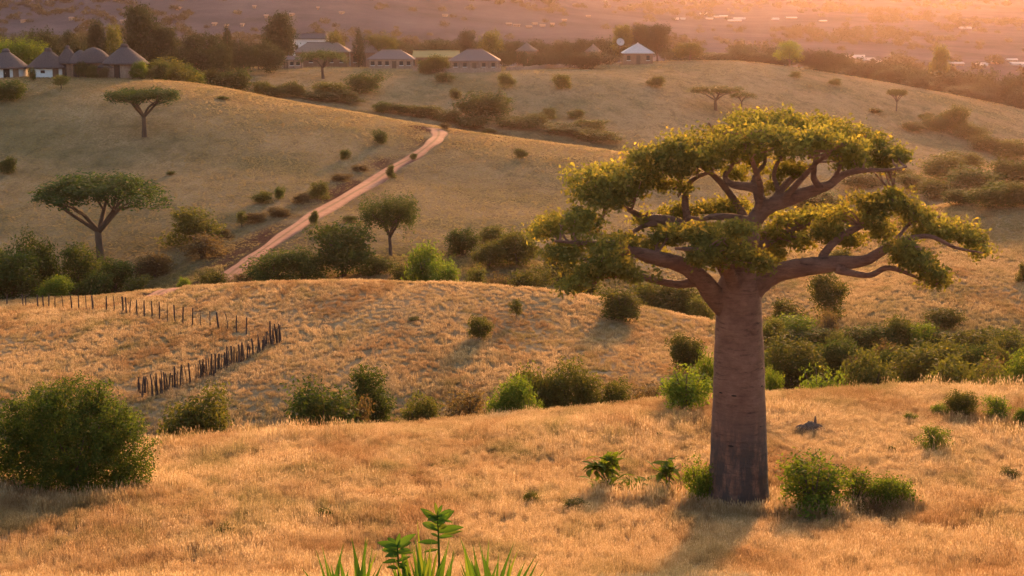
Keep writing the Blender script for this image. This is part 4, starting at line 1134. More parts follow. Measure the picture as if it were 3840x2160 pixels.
# ------------------------------------------------------------------ trees around the huts and houses
TR = [('tall0', 358, 170, 88, 154, 326, 'leaf_belt', 'tallest dark tree towering over the thatched huts'),
      ('tall1', 415, 170, 66, 104, 330, 'leaf_belt', 'bushy dark tree beside the tallest tree at the huts'),
      ('round0', 115, 165, 84, 92, 322, 'leaf_belt', 'broad dark tree rising behind the whitewashed huts'),
      ('tall2', 246, 150, 44, 98, 340, 'leaf_belt', 'narrow ragged tree behind the round huts'),
      ('round2', 288, 150, 48, 88, 345, 'leaf_olive', 'pale rounded tree behind the round huts'),
      ('round4', 174, 150, 40, 74, 335, 'leaf_belt', 'small dark tree between the round huts and the valley haze'),
      ('acacia2', 40, 165, 150, 72, 312, 'leaf_bright', 'sunlit spreading tree with yellowish crown over the whitewashed huts'),
      ('cypress1', 573, 160, 30, 98, 345, 'leaf_belt', 'small pointed cypress behind the brown thatched huts'),
      ('round3', 535, 165, 66, 82, 345, 'leaf_belt', 'dark round tree next to the small pointed cypress'),
      ('round5', 490, 165, 66, 80, 348, 'leaf_belt', 'round tree behind the brown thatched huts'),
      ('tall3', 706, 168, 78, 134, 385, 'leaf_belt', 'tall dense dark tree beside the dark-roofed house'),
      ('round1', 650, 165, 56, 54, 372, 'leaf_belt', 'dark bushy tree at the foot of the tall dense tree'),
      ('cypress0', 903, 160, 31, 92, 395, 'leaf_belt', 'slim dark cypress among the thatched houses'),
      ('round2', 842, 140, 48, 60, 405, 'leaf_olive', 'rounded tree beside the dark-roofed house'),
      ('acacia2', 956, 155, 84, 72, 410, 'leaf_olive', 'umbrella-shaped tree behind the hip-roofed stone house'),
      ('tall0', 1566, 150, 48, 86, 432, 'leaf_olive', 'sparse see-through tree behind the white-roofed pavilion'),
      ('tall1', 1612, 150, 52, 88, 434, 'leaf_belt', 'clumpy dark tree directly behind the white-roofed pavilion'),
      ('tall2', 1654, 150, 58, 88, 430, 'leaf_belt', 'solid dark tree at the corner of the white-roofed pavilion'),
      ('round0', 1735, 165, 78, 58, 428, 'leaf_olive', 'round hazy tree past the trio at the pavilion'),
      ('round4', 1985, 175, 72, 72, 436, 'leaf_bright', 'greener sunlit tree in the hazy row on the ridge'),
      ('tall3', 2360, 250, 46, 132, 520, 'leaf_olive', 'slender tall tree fading into orange haze'),
      ('round5', 1175, 150, 46, 74, 425, 'leaf_belt', 'dark ragged tree between the two hip-roofed houses'),
      ('round3', 1235, 150, 62, 74, 428, 'leaf_olive', 'rounded tree behind the hip-roofed house with columns')]
for p, cx, base, w, h, D, m, lab in TR:
    B(p, 'cypress_tree' if 'cypress' in p else 'tree', lab, 'tree', cx, base, w, h, D, m)
rgt = random.Random(12)
belt = []
for cx in range(0, 700, 24):
    belt.append((cx + rgt.uniform(-10, 10), rgt.uniform(100, 124), rgt.uniform(46, 80), rgt.uniform(322, 365), 'trees behind the thatched huts', 'dark leafy tree in the belt behind the thatched huts'))
for cx in range(0, 240, 30):
    belt.append((cx + rgt.uniform(-10, 10), rgt.uniform(78, 92), rgt.uniform(40, 60), rgt.uniform(430, 470), 'trees behind the thatched huts', 'dark leafy tree in the belt behind the thatched huts'))
for cx in range(930, 1560, 23):
    belt.append((cx + rgt.uniform(-10, 10), rgt.uniform(94, 118), rgt.uniform(50, 84), rgt.uniform(425, 455), 'trees behind the hip-roofed houses', 'hazy round tree in the belt behind the hip-roofed houses'))
for cx in range(1270, 1540, 34):
    belt.append((cx + rgt.uniform(-10, 10), rgt.uniform(124, 142), rgt.uniform(50, 84), rgt.uniform(385, 405), 'trees behind the hip-roofed houses', 'hazy round tree in the belt behind the hip-roofed houses'))
for cx in range(1690, 2100, 27):
    belt.append((cx + rgt.uniform(-10, 10), rgt.uniform(108, 140), rgt.uniform(50, 92), rgt.uniform(432, 462), 'trees along the sunlit ridge', 'orange-hazed tree in the row along the far ridge'))
for cx in range(2090, 2600, 26):
    belt.append((cx + rgt.uniform(-14, 14), 150 + (cx - 2090) * 0.10 + rgt.uniform(-14, 16), rgt.uniform(60, 110), rgt.uniform(440, 540), 'trees along the sunlit ridge', 'orange-hazed tree in the row along the far ridge'))
for k in range(16):
    cx = rgt.uniform(2200, 2590)
    belt.append((cx, 185 + (cx - 2200) * 0.12 + rgt.uniform(-10, 20), rgt.uniform(50, 90), rgt.uniform(432, 470), 'trees along the sunlit ridge', 'orange-hazed tree in the row along the far ridge'))
for k, (cx, top, w, D, grp, lab) in enumerate(belt):
    x, y, z = at(cx * K, D, top * K)
    _, s = ray(cx * K, top * K)
    H = s * y - z
    if H < 1.5:
        continue
    tab = BEHIND_HUTS if 'huts' in grp else (BEHIND_HOUSES if 'houses' in grp else ON_RIDGE)
    lab = size(w, 56, 74) + (' rounded' if k % 4 else ' bushy') + (' hazy tree ' if tab is not BEHIND_HUTS else ' tree ') + ('in a back row ' if D > 429 and tab is BEHIND_HUTS else '') + place(cx, tab)
    p = ('round%d' if k % 4 else 'bush%d') % (k % 6)
    B(p, 'tree', lab, 'tree', cx, top + 50, w, 50, D, 'leaf_belt', grp, parts=False)

# ------------------------------------------------------------------ huts and houses
def ring(r, z, n=28, jit=0.0, rg=None):
    return [(r * math.cos(2 * math.pi * k / n) * (1 + (jit * (rg.rand() - 0.5) if rg else 0)), r * math.sin(2 * math.pi * k / n) * (1 + (jit * (rg.rand() - 0.5) if rg else 0)), z + (jit * r * 0.5 * (rg.rand() - 0.5) if rg else 0)) for k in range(n)]

def lathe(rows, n=28, jit=0.0, seed=0, close=True):
    rg = np.random.RandomState(seed)
    V, F = [], []
    for r, z in rows:
        V += ring(r, z, n, jit, rg)
    for i in range(len(rows) - 1):
        for k in range(n):
            k2 = (k + 1) % n
            F.append((i * n + k, i * n + k2, (i + 1) * n + k2, (i + 1) * n + k))
    if close:
        F.append(tuple((len(rows) - 1) * n + k for k in range(n)))
    return V, F

def arc_panel(r, a0, a1, z0, z1, thick=0.06, n=5):
    """a curved slab on a round wall"""
    V, F = [], []
    for i in range(n + 1):
        a = a0 + (a1 - a0) * i / n
        for rr in (r, r + thick):
            for z in (z0, z1):
                V.append((rr * math.cos(a), rr * math.sin(a), z))
    for i in range(n):
        o = i * 4
        F += [(o + 2, o + 6, o + 7, o + 3), (o + 1, o + 3, o + 7, o + 5), (o, o + 4, o + 6, o + 2), (o, o + 1, o + 5, o + 4)]
    F += [(0, 2, 3, 1), (n * 4, n * 4 + 1, n * 4 + 3, n * 4 + 2)]
    return V, F

def stand(cx, base, D):
    """where a building stands: on the visible ground at its foot if that is close to the wanted depth"""
    t, sl = ray(cx * K, base * K)
    d = np.linspace(D * 0.95, D * 1.05, 81)
    e = np.abs(ground(t * d, d) - sl * d) + 0.02 * np.abs(d - D)
    y = float(d[np.argmin(e)])
    return t * y, y, gz(t * y, y)

def hut(cx, apex, eave, base, w, D, label, wall='whitewash', roof='thatch', group=None, doors=((-1.75, 'dark'),), cap=True, seed=0, bulge=0.12):
    x, D, z = stand(cx, base, D)
    y = D
    z = min(z, ray(cx * K, base * K)[1] * D)
    ze, za = ray(cx * K, eave * K)[1] * D - z, ray(cx * K, apex * K)[1] * D - z
    R = w * K * D / 6000.0 / 2
    root = thing('thatched_hut', label, 'hut', (x, y, z), group)
    rw = R * 0.86
    v, f = lathe([(rw, -1.2), (rw * 1.01, ze * 0.5), (rw, ze + 0.3)], 28, 0.012, seed)
    wo = link('wall', mesh_pd('wall', v, f, wall, True), root)
    hh = za - ze
    rows = [(R * 0.80, ze + 0.02), (R * 1.0, ze - 0.12), (R * 1.01, ze + 0.06)]
    for t in np.linspace(0.08, 1.0, 9):
        rows.append((max(0.12, R * (1 - t) ** (1 - bulge)), ze + 0.06 + hh * 0.96 * t))
    v, f = lathe(rows, 32, 0.035, seed + 1)
    ro = link('roof', mesh_pd('roof', v, f, roof, True), root)
    if cap:
        v, f = lathe([(R * 0.16, za - hh * 0.16), (R * 0.19, za - hh * 0.10), (R * 0.12, za + hh * 0.02), (R * 0.04, za + hh * 0.05)], 14, 0.08, seed + 2)
        link('roof_cap', mesh_pd('roof_cap', v, f, roof, True), ro)
    for a, m in doors:
        wd = 0.55 / rw
        if m == 'window':
            v, f = arc_panel(rw, a - wd * 0.7, a + wd * 0.7, ze * 0.45, ze * 0.75, 0.05)
            link('window', mesh_pd('window', v, f, 'dark'), wo)
        else:
            v, f = arc_panel(rw, a - wd, a + wd, -0.2, ze * 0.92, 0.05)
            link('door', mesh_pd('door', v, f, m), wo)
    return root

HALF = math.pi / 2
hut(18, 124, 170, 190, 112, 286, 'whitewashed round hut with dark doorway, first of the hut cluster', doors=((-HALF + 0.28, 'dark'), (-HALF + 0.75, 'mud')), seed=1)
hut(124, 122, 169, 191, 108, 284, 'whitewashed round hut with grey thatch and wooden door', doors=((-HALF + 0.62, 'wood'), (-HALF - 0.05, 'window'), (-HALF - 1.1, 'dark')), seed=4)
hut(173, 116, 158, 185, 66, 300, 'slim thatched hut roof peeping up behind the whitewashed huts', 'mud', seed=7)
hut(238, 118, 156, 182, 96, 302, 'broad dome-thatched hut among the cluster of brown huts', 'mud', bulge=0.45, cap=False, seed=10)
hut(205, 125, 158, 184, 70, 306, 'low thatched hut squeezed between the slim hut and the dome-thatched hut', 'mud', bulge=0.35, cap=False, seed=12)
hut(316, 112, 159, 184, 118, 297, 'wide thatched hut with the highest peak, below the tallest tree', 'stone', seed=13)
hut(292, 131, 168, 186, 92, 288, 'stone-walled thatched hut with pale door post, fronting the cluster', 'stone', doors=((-HALF + 0.42, 'dark'), (-HALF + 0.72, 'whitewash')), cap=False, seed=16)
hut(493, 110, 149, 166, 112, 338, 'brownish thatched hut with steep peak beyond the hut cluster', 'mud', 'thatch_brown', bulge=-0.25, cap=False, seed=19)
hut(546, 122, 149, 162, 52, 344, 'small brown thatched hut leaning against a larger brown one', 'mud', 'thatch_brown', bulge=-0.2, cap=False, seed=22)
hut(612, 126, 152, 164, 42, 352, 'little brown thatched hut standing apart behind bushes', 'mud', 'thatch_brown', bulge=-0.2, cap=False, seed=25)
hut(1325, 106, 128, 150, 58, 424, 'brown peaked hut roof showing through the tree belt', 'mud', 'thatch_brown', bulge=-0.1, cap=False, seed=28)
hut(1492, 110, 130, 150, 44, 424, 'small brown hut roof lost among the belt trees near the pavilion', 'mud', 'thatch_brown', bulge=-0.1, cap=False, seed=31)

def hip_house(cx, top, eave, base, w, D, depth, ridge, label, wall, roof, openings=5, columns=0, name='house', group=None):
    x, D, z = stand(cx, base, D)
    y = D
    z = min(z, ray(cx * K, base * K)[1] * D)
    ze, zt = ray(cx * K, eave * K)[1] * D - z, ray(cx * K, top * K)[1] * D - z
    hw = w * K * D / 6000.0 / 2
    root = thing(name, label, 'house', (x, y, z), group)
    dw = hw * 0.90; dp = depth / 2 * 0.88
    v, f = box_vf(-dw, dw, -dp, dp, -1.5, ze + 0.05)
    wo = link('wall', mesh_pd('wall', v, f, wall), root)
    rx = hw * ridge
    n = 7
    V = [(-hw, -depth / 2, ze - 0.1), (hw, -depth / 2, ze - 0.1), (hw, depth / 2, ze - 0.1), (-hw, depth / 2, ze - 0.1),
         (-hw, -depth / 2, ze + 0.08), (hw, -depth / 2, ze + 0.08), (hw, depth / 2, ze + 0.08), (-hw, depth / 2, ze + 0.08), (-rx, 0, zt), (rx, 0, zt)]
    F = [(3, 2, 1, 0), (0, 1, 5, 4), (1, 2, 6, 5), (2, 3, 7, 6), (3, 0, 4, 7), (4, 5, 9, 8), (6, 7, 8, 9), (5, 6, 9), (7, 4, 8)]
    ro = link('roof', mesh_pd('roof', V, F, roof), root)
    v, f = tube([(-rx - 0.05, 0, zt), (rx + 0.05, 0, zt)], [0.14, 0.14], 6, 2)
    link('ridge', mesh_pd('ridge', v, f, roof, True), ro)
    for k in range(openings):
        a = -dw + (k + 0.5) * 2 * dw / openings
        if k == openings // 2:
            v, f = box_vf(a - 0.5, a + 0.5, -dp - 0.06, -dp + 0.05, 0.0, ze * 0.8)
            link('door', mesh_pd('door', v, f, 'wood'), wo)
        else:
            v, f = box_vf(a - 0.42, a + 0.42, -dp - 0.05, -dp + 0.05, ze * 0.35, ze * 0.78)
            wi = link('window', mesh_pd('window', v, f, 'dark'), wo)
            v, f = box_vf(a - 0.55, a + 0.55, -dp - 0.12, -dp + 0.04, ze * 0.35 - 0.12, ze * 0.35 - 0.01)
            link('sill', mesh_pd('sill', v, f, 'whitewash'), wi)
    for k in range(columns):
        a = -hw * 0.94 + k * 2 * hw * 0.94 / (columns - 1)
        v, f = tube([(a, -depth / 2 + 0.25, -1.0), (a, -depth / 2 + 0.25, ze)], [0.14, 0.14], 8, 1)
        link('column', mesh_pd('column', v, f, 'thatch_brown', True), root)
    return root
hip_house(985, 126, 148, 166, 118, 372, 6.5, 0.42, 'stone house with brown hip roof near the slim cypress', 'stone', 'roof_tile', 6)
hip_house(1194, 124, 152, 170, 130, 366, 7.5, 0.30, 'hip-roofed house with pale porch columns beside the long straw roof', 'stone', 'roof_tile', 5, 6)
hip_house(1098, 128, 143, 158, 118, 388, 5.0, 0.98, 'long low building with yellow straw roof between two hip-roofed houses', 'mud', 'thatch_straw', 4)
hip_house(782, 84, 97, 116, 92, 425, 7.0, 0.80, 'dark-roofed house with white wall above the brown thatch', 'whitewash', 'thatch', 4)
hip_house(812, 107, 130, 150, 140, 405, 8.0, 0.55, 'sprawling house with low brown thatched roof behind the acacia', 'mud', 'thatch_brown', 5)
hip_house(918, 102, 132, 150, 74, 408, 6.0, 0.25, 'brown thatched house behind the slim cypress', 'mud', 'thatch_brown', 3)
hip_house(722, 142, 150, 167, 84, 362, 4.0, 0.96, 'low open-fronted shed with pale flat roof behind the acacia', 'stone', 'roof_tile', 5, 5, 'shed')
hip_house(1604, 108, 133, 151, 80, 398, 5.6, 0.02, 'square pavilion with white pyramid roof in front of three trees', 'mud', 'tin', 3, 0, 'pavilion')

def dish():
    x, y, z = at(1560 * K, 402, 110 * K)
    zc = ray(1560 * K, 107 * K)[1] * 402 - z
    root = thing('satellite_dish', 'round white dish on a pole beside the white-roofed pavilion', 'dish', (x, y, z))
    v, f = tube([(0, 0, -0.5), (0, 0, zc)], [0.07, 0.06], 8, 1)
    link('pole', mesh_pd('pole', v, f, 'post', True), root)
    v, f = lathe([(0.05, 0.0), (0.5, 0.06), (0.85, 0.18), (1.0, 0.3), (1.0, 0.36), (0.8, 0.24), (0.4, 0.1), (0.02, 0.05)], 24)
    o = link('reflector', mesh_pd('reflector', v, f, 'tin', True), root, (0, 0, zc))
    o.rotation_euler = (math.radians(62), 0, 0.2)
    v, f = tube([(0, 0, 0.05), (0, 0, 0.7)], [0.03, 0.03], 6, 1)
    link('feed_arm', mesh_pd('feed_arm', v, f, 'dark', True), o)
dish()
def sign_board():
    x, y, z = hit(690 * K, 168 * K)
    root = thing('white_board', 'blank white board standing beside the low shed', 'board', (x, y - 1.0, gz(x, y - 1)))
    h = ray(690 * K, 139 * K)[1] * y - z
    v, f = box_vf(-0.9, 0.9, -0.05, 0.05, h - 1.1, h)
    link('panel', mesh_pd('panel', v, f, 'tin'), root)
    for s in (-0.75, 0.75):
        v, f = tube([(s, 0.08, -0.4), (s, 0.08, h)], [0.06, 0.06], 6, 1)
        link('post', mesh_pd('post', v, f, 'post', True), root)
sign_board()

def stone_wall(pts, label, hgt, seed):
    rg = np.random.RandomState(seed)
    P = np.array([hit(px * K, py * K) for px, py in pts])
    Q, _ = smooth_line(P, np.ones(len(P)), 14)
    root = thing('dry_stone_wall', label, 'wall', tuple(Q[0]))
    V, F = [], []
    m = 6
    for i, p in enumerate(Q):
        h = hgt * rg.uniform(0.75, 1.15); z = gz(p[0], p[1])
        for k, (dy, dz) in enumerate(((-0.4, -0.5), (-0.34, 0.5 * h), (-0.2, h), (0.2, h * 0.96), (0.34, 0.5 * h), (0.4, -0.5))):
            V.append((p[0] - Q[0][0] + rg.normal() * 0.06, p[1] - Q[0][1] + dy + rg.normal() * 0.05, z - Q[0][2] + dz + rg.normal() * 0.05))
    for i in range(len(Q) - 1):
        for k in range(m - 1):
            F.append((i * m + k, i * m + k + 1, (i + 1) * m + k + 1, (i + 1) * m + k))
    link('wall_run', mesh_pd('wall_run', V, F, 'stone'), root)
stone_wall([(1040, 178), (1120, 182), (1200, 182), (1260, 180)], 'rough low stone wall in front of the hip-roofed houses', 1.0, 1)
stone_wall([(1275, 178), (1340, 175), (1420, 170), (1500, 164), (1560, 157)], 'rough low stone wall running on to the white-roofed pavilion', 1.0, 2)

# ------------------------------------------------------------------ fences of rough stakes
def fence(rows, label, seed):
    """rows: (x, top y, base y, thickness px) in the 3840-wide picture"""
    rg = np.random.RandomState(seed)
    pts = []
    for px, yt, yb, th in rows:
        x, y, z = hit(px, yb)
        pts.append((x, y, z, (yb - yt) * y / 5950.0, th * y / 5950.0))
    o = pts[len(pts) // 2][:3]
    root = thing('stake_fence', label, 'fence', o)
    for x, y, z, h, th in pts:
        lx, ly = rg.normal(0, 0.07, 2) * h
        r = th / 2
        v, f = tube([(0, 0, -0.3), (lx * 0.5 + rg.normal() * 0.02, ly * 0.5, h * 0.5), (lx, ly, h)], [r, r * rg.uniform(0.8, 1.05), r * rg.uniform(0.6, 0.9)], 6, 3, 0.2, int(x * 100) % 997)
        link('stake', mesh_pd('stake', v, f, 'post'), root, (x - o[0], y - o[1], z - o[2]))
far_x = [68, 235, 258, 383, 438, 490, 553, 640, 727, 790, 870, 937, 1075, 1150, 1240, 1268, 1305, 1385, 1452, 1533, 1603, 1685, 1762, 1837, 1938, 2020, 2115, 2203, 2295, 2380, 2478]
thin = {258, 553, 640, 870, 1150, 1305, 1685, 2020, 2115, 2295}
thick = {937, 1240, 1837, 2203}
bb = np.interp(far_x, [68, 490, 937, 1240, 1385, 1603, 1837, 2203, 2478], [180, 208, 240, 252, 290, 320, 375, 420, 465])
tt = np.interp(far_x, [68, 490, 937, 1240, 1385, 1603, 1837, 2203, 2478], [62, 72, 70, 85, 118, 132, 182, 240, 290])
S2 = 2576.0 / 960.0
fence([(x / S2, 1080 + t / S2, 1080 + b / S2, 4.0 if x in thin else (8.5 if x in thick else 6.5)) for x, t, b in zip(far_x, tt, bb)], 'long open row of dark wooden stakes crossing the golden meadow', 1)
near = [(1405, 890, 1050), (1430, 880, 1100), (1460, 890, 1080), (1540, 855, 1100), (1590, 850, 1080), (1635, 825, 1070), (1670, 840, 1040), (1692, 850, 1030), (1760, 780, 1000), (1815, 770, 1000), (1915, 745, 980), (2018, 720, 900),
        (2050, 700, 880), (2085, 690, 890), (2125, 655, 890), (2160, 650, 885), (2205, 650, 830), (2265, 640, 800), (2290, 580, 790), (2325, 575, 760), (2350, 580, 750), (2400, 560, 750), (2450, 540, 740), (2500, 520, 720), (2545, 500, 690),
        (2621, 460, 660), (2651, 480, 640), (2691, 440, 590), (2726, 325, 580), (2741, 470, 580), (2766, 400, 560), (2791, 360, 570), (2811, 370, 560), (2831, 360, 550)]
rf = random.Random(3)
extra = []
for (a, b) in zip(near[:-1], near[1:]):
    for k in range(2):
        t = rf.uniform(0.2, 0.8)
        extra.append((a[0] + (b[0] - a[0]) * t, a[1] + (b[1] - a[1]) * t + rf.uniform(10, 70), a[2] + (b[2] - a[2]) * t, 4.0))
fence([(x / S2, 1080 + t / S2, 1080 + b / S2, rf.choice((6.5, 7.5, 9.0))) for x, t, b in near] + [(x / S2, 1080 + t / S2, 1080 + b / S2, w) for x, t, b, w in extra], 'crowded crooked stake fence climbing the slope behind the largest bush', 2)

# ------------------------------------------------------------------ stones, stumps and fallen wood in the grass
def rock(cx, base, w, h, label, seed, spikes=(), name='rock_pile', mat='rock'):
    x, y, z = hit(cx * K, base * K)
    mpp = y / 5850.0 * K
    rg = np.random.RandomState(seed)
    root = thing(name, label, 'rock', (x, y, z))
    n = 9
    for i in range(n):
        t = (i + 0.5) / n * 2 - 1
        r = h * mpp * 0.62 * (1 - 0.5 * abs(t)) * rg.uniform(0.8, 1.2)
        vs, fs = lathe([(0.05, -0.7), (0.8, -0.5), (1.0, 0.0), (0.75, 0.6), (0.2, 0.95)], 9, 0.35, seed + i)
        vs = [(vx * r * 1.25 + t * w * mpp * 0.42, vy * r * 1.1 + rg.uniform(-0.02, 0.02), vz * r + r * 0.75) for vx, vy, vz in vs]
        link('stone', mesh_pd('stone', vs, fs, mat), root)
    for sx, sh in spikes:
        v, f = tube([(sx * w * mpp, 0, h * mpp * 0.4), (sx * w * mpp * 0.95, 0, h * mpp * 0.9), (sx * w * mpp * 0.85, 0, sh * mpp)], [0.10, 0.08, 0.03], 7, 3, 0.3, seed)
        link('broken_branch', mesh_pd('broken_branch', v, f, mat), root)
rock(2038, 1090, 84, 27, 'grey stone pile with broken branch stubs in the dry grass', 5, ((-0.06, 32), (0.16, 44)))
rock(1358, 1112, 46, 12, 'small dark stones lying flat in the open meadow', 6)
rock(1645, 1262, 66, 18, 'reddish earth clod and roots near the baobab foot', 8, (), 'earth_mound', 'soil')
def fallen_branch():
    x, y, z = hit(1575 * K, 1258 * K)
    root = thing('fallen_branch', 'long dry fallen branch lying beside the rosette plants', 'branch', (x, y, z))
    for pts, r in (([(-0.6, 0, 0.25), (-0.1, 0.02, 0.33), (0.5, -0.05, 0.22), (1.0, -0.1, 0.12)], 0.045), ([(0.2, 0, 0.28), (0.6, -0.2, 0.2), (0.9, -0.3, 0.02)], 0.03), ([(1.9, 0, 0.3), (2.3, -0.1, 0.2), (2.9, -0.1, 0.02)], 0.035)):
        v, f = tube(pts, [r, r * 0.9, r * 0.7, r * 0.4][:len(pts)], 6, 4, 0.2)
        link('limb', mesh_pd('limb', v, f, 'thatch_straw', True), root)
fallen_branch()

def leaf_shape(L, Wd, bend, seed=0, fold=0.25, n=6):
    """one broad or blade-like leaf along +x, tip at length L"""
    V, F = [], []
    for i in range(n + 1):
        t = i / n
        w = Wd * 0.5 * (math.sin(math.pi * min(1, t * 0.92 + 0.06)) ** 0.8)
        x, z = L * t, -bend * L * t * t
        V += [(x, -w, z + fold * w), (x, 0, z), (x, w, z + fold * w)]
    for i in range(n):
        o = i * 3
        F += [(o, o + 3, o + 4, o + 1), (o + 1, o + 4, o + 5, o + 2)]
    return V, F

def rosette_plant(label, base_px, heads, low):
    x, y, z = hit(*base_px)
    root = thing('rosette_plant', label, 'plant', (x, y, z))
    mpp = y / 5850.0
    me = mesh_pd('leaf', *leaf_shape(0.24, 0.09, 0.25), 'leaf_bright', True)
    me.attributes.new('rnd', 'FLOAT', 'FACE').data.foreach_set('value', np.full(len(me.polygons), 0.6, np.float32))
    rg = np.random.RandomState(int(base_px[0]))
    for hx, hy, r in heads:
        c = np.array([(hx - base_px[0]) * mpp, rg.uniform(-0.1, 0.1), (base_px[1] - hy) * mpp])
        v, f = tube([(0.02, 0, -0.15), (c[0] * 0.35, 0, c[2] * 0.45), tuple(c)], [0.045, 0.035, 0.028], 7, 4)
        st = link('stem', mesh_pd('stem', v, f, 'bark', True), root)
        for k in range(34):
            th = k * 2.4; el = rg.uniform(-0.6, 1.1)
            o = link('leaf', me, st, tuple(c + rg.normal(size=3) * r * mpp * 0.25))
            o.rotation_euler = (rg.uniform(-0.4, 0.4), -el, th)
            s = r * mpp / 0.24 * rg.uniform(0.8, 1.15); o.scale = (s, s, s)
    for lx, ly, r in low:
        c = np.array([(lx - base_px[0]) * mpp, rg.uniform(-0.25, 0.1), (base_px[1] - ly) * mpp])
        for k in range(18):
            o = link('leaf', me, root, tuple(c + rg.normal(size=3) * r * mpp * 0.4))
            o.rotation_euler = (rg.uniform(-0.4, 0.4), -rg.uniform(-0.4, 1.2), k * 2.4)
            s = r * mpp / 0.24 * rg.uniform(0.7, 1.1); o.scale = (s, s, s)
rosette_plant('two-headed plant with leafy rosettes on bent dark stems', (2300, 1866), [(2238, 1742, 56), (2264, 1750, 42), (2293, 1722, 44)], [(2262, 1830, 58), (2292, 1800, 46), (2376, 1822, 54), (2400, 1838, 46), (2330, 1840, 46), (2230, 1850, 46)])
rosette_plant('single-headed plant with one leafy rosette on a thin stem', (2506, 1872), [(2494, 1762, 52), (2510, 1754, 38)], [(2480, 1775, 26), (2505, 1840, 30)])

# ------------------------------------------------------------------ plants growing close to the camera
def spiky_plants():
    D = 12.0
    tips = [(1206, 2037), (1290, 2034), (1126, 2121), (1316, 2008), (1372, 2008), (1381, 2013), (1415, 2065), (1398, 2037), (1497, 2000), (1540, 2030), (1551, 1994), (1564, 1946), (1599, 2030), (1675, 2052), (1724, 2008), (1737, 2032), (1795, 2024),
            (1834, 2016), (1871, 2065), (1821, 2099), (1920, 2076), (1931, 2026), (1944, 2058), (2024, 2091), (2049, 2125), (1299, 2132), (1470, 2090), (1440, 2100), (1520, 2080), (1620, 2060), (1650, 2080), (1690, 2095), (1760, 2080), (1580, 2060), (1615, 2090), (1710, 2070), (1555, 2095), (1350, 2110), (1960, 2110), (1240, 2110)] + [(1180 + 36 * k + (k * 37) % 29, 2050 + (k * 53) % 80) for k in range(24)] + [(1500 + 17 * k, 2010 + (k * 41) % 90) for k in range(18)]
    bases = {'sword-leaved green plant with the fewest blades, beside the leafy stalks': 1300, 'sword-leaved green plant around the two broad-leaved stalks': 1590, 'sword-leaved green plant past the taller broad-leaved stalk': 1830}
    roots = {}
    for lab, bx in bases.items():
        x, y, z = at(bx, D, 2300)
        roots[bx] = (thing('spiky_plant', lab, 'plant', (x, y, z)), np.array([x, y, z]))
    rg = np.random.RandomState(9)
    for k, (tx, ty) in enumerate(tips):
        bx = min(roots, key=lambda b: abs(b - tx))
        root, o = roots[bx]
        d = D + rg.uniform(-0.35, 0.35)
        t, s = ray(tx, ty)
        tip = np.array([t * d, d, s * d]) - o
        st = np.array([(tx - bx) / 6000.0 * D * 0.35 + rg.uniform(-0.06, 0.06), rg.uniform(-0.1, 0.1), -0.05])
        side = np.array([1.0, rg.uniform(-0.5, 0.5), 0.0])
        V, F = [], []
        n = 8
        bw = rg.uniform(0.018, 0.033)
        sag = np.array([np.sign(tip[0] - st[0]) * -0.05, 0, 0.05]) * rg.rand()
        for i in range(n + 1):
            u = i / n
            p = st + (tip - st) * u + sag * math.sin(math.pi * u)
            w = bw * (1 - u ** 2.2) * (0.75 + 0.6 * math.sin(math.pi * min(u + 0.15, 1)))
            V += [p - side * w, p + np.array([0, 0.5 * w, 0]), p + side * w]
        for i in range(n):
            q = i * 3
            F += [(q, q + 1, q + 4, q + 3), (q + 1, q + 2, q + 5, q + 4)]
        me = mesh_pd('blade', V, F, 'leaf_blade', True)
        me.attributes.new('rnd', 'FLOAT', 'FACE').data.foreach_set('value', np.full(len(me.polygons), rg.rand(), np.float32))
        link('blade', me, root)
spiky_plants()

def leafy_stalk(label, base, top, leafs, D=12.0):
    x, y, z = at(base[0], D, 2300)
    o = np.array([x, y, z])
    root = thing('leafy_plant', label, 'plant', (x, y, z))
    def W(px, py, d=0):
        t, s = ray(px, py)
        return np.array([t * (D + d), D + d, s * (D + d)]) - o
    v, f = tube([(0, 0, -0.1), W((base[0] + top[0]) / 2 + 3, (2340 + top[1]) / 2), W(*top)], [0.012, 0.010, 0.005], 7, 5)
    st = link('stem', mesh_pd('stem', v, f, 'leaf_blade', True), root)
    rg = np.random.RandomState(int(top[0]))
    leafs = list(leafs)
    for k in range(14):                          # smaller leaves between the large ones
        ay = top[1] + 10 + rg.rand() * 130
        sgn = 1 if k % 2 else -1
        ln = rg.uniform(26, 52)
        leafs.append((top[0] + 2, ay, top[0] + sgn * ln, ay - rg.uniform(-8, 34), rg.uniform(12, 22), rg.uniform(-0.12, 0.12)))
    for (ax, ay, bx, by, wd, d) in leafs:
        a, b = W(ax, ay), W(bx, by, d)
        L = np.linalg.norm(b - a); ex = (b - a) / L
        ez = np.array([0, -0.75, 0.65]); ez = ez - ex * ez.dot(ex); ez /= np.linalg.norm(ez)
        ey = np.cross(ez, ex)
        V, F = leaf_shape(L, wd / 540.0, rg.uniform(0.1, 0.35), n=8, fold=0.5)
        V = [a + ex * p[0] + ey * p[1] + ez * p[2] for p in V]
        me = mesh_pd('leaf', V, F, 'leaf_blade', True)
        me.attributes.new('rnd', 'FLOAT', 'FACE').data.foreach_set('value', np.full(len(me.polygons), rg.uniform(0.1, 1.0), np.float32))
        link('leaf', me, root)
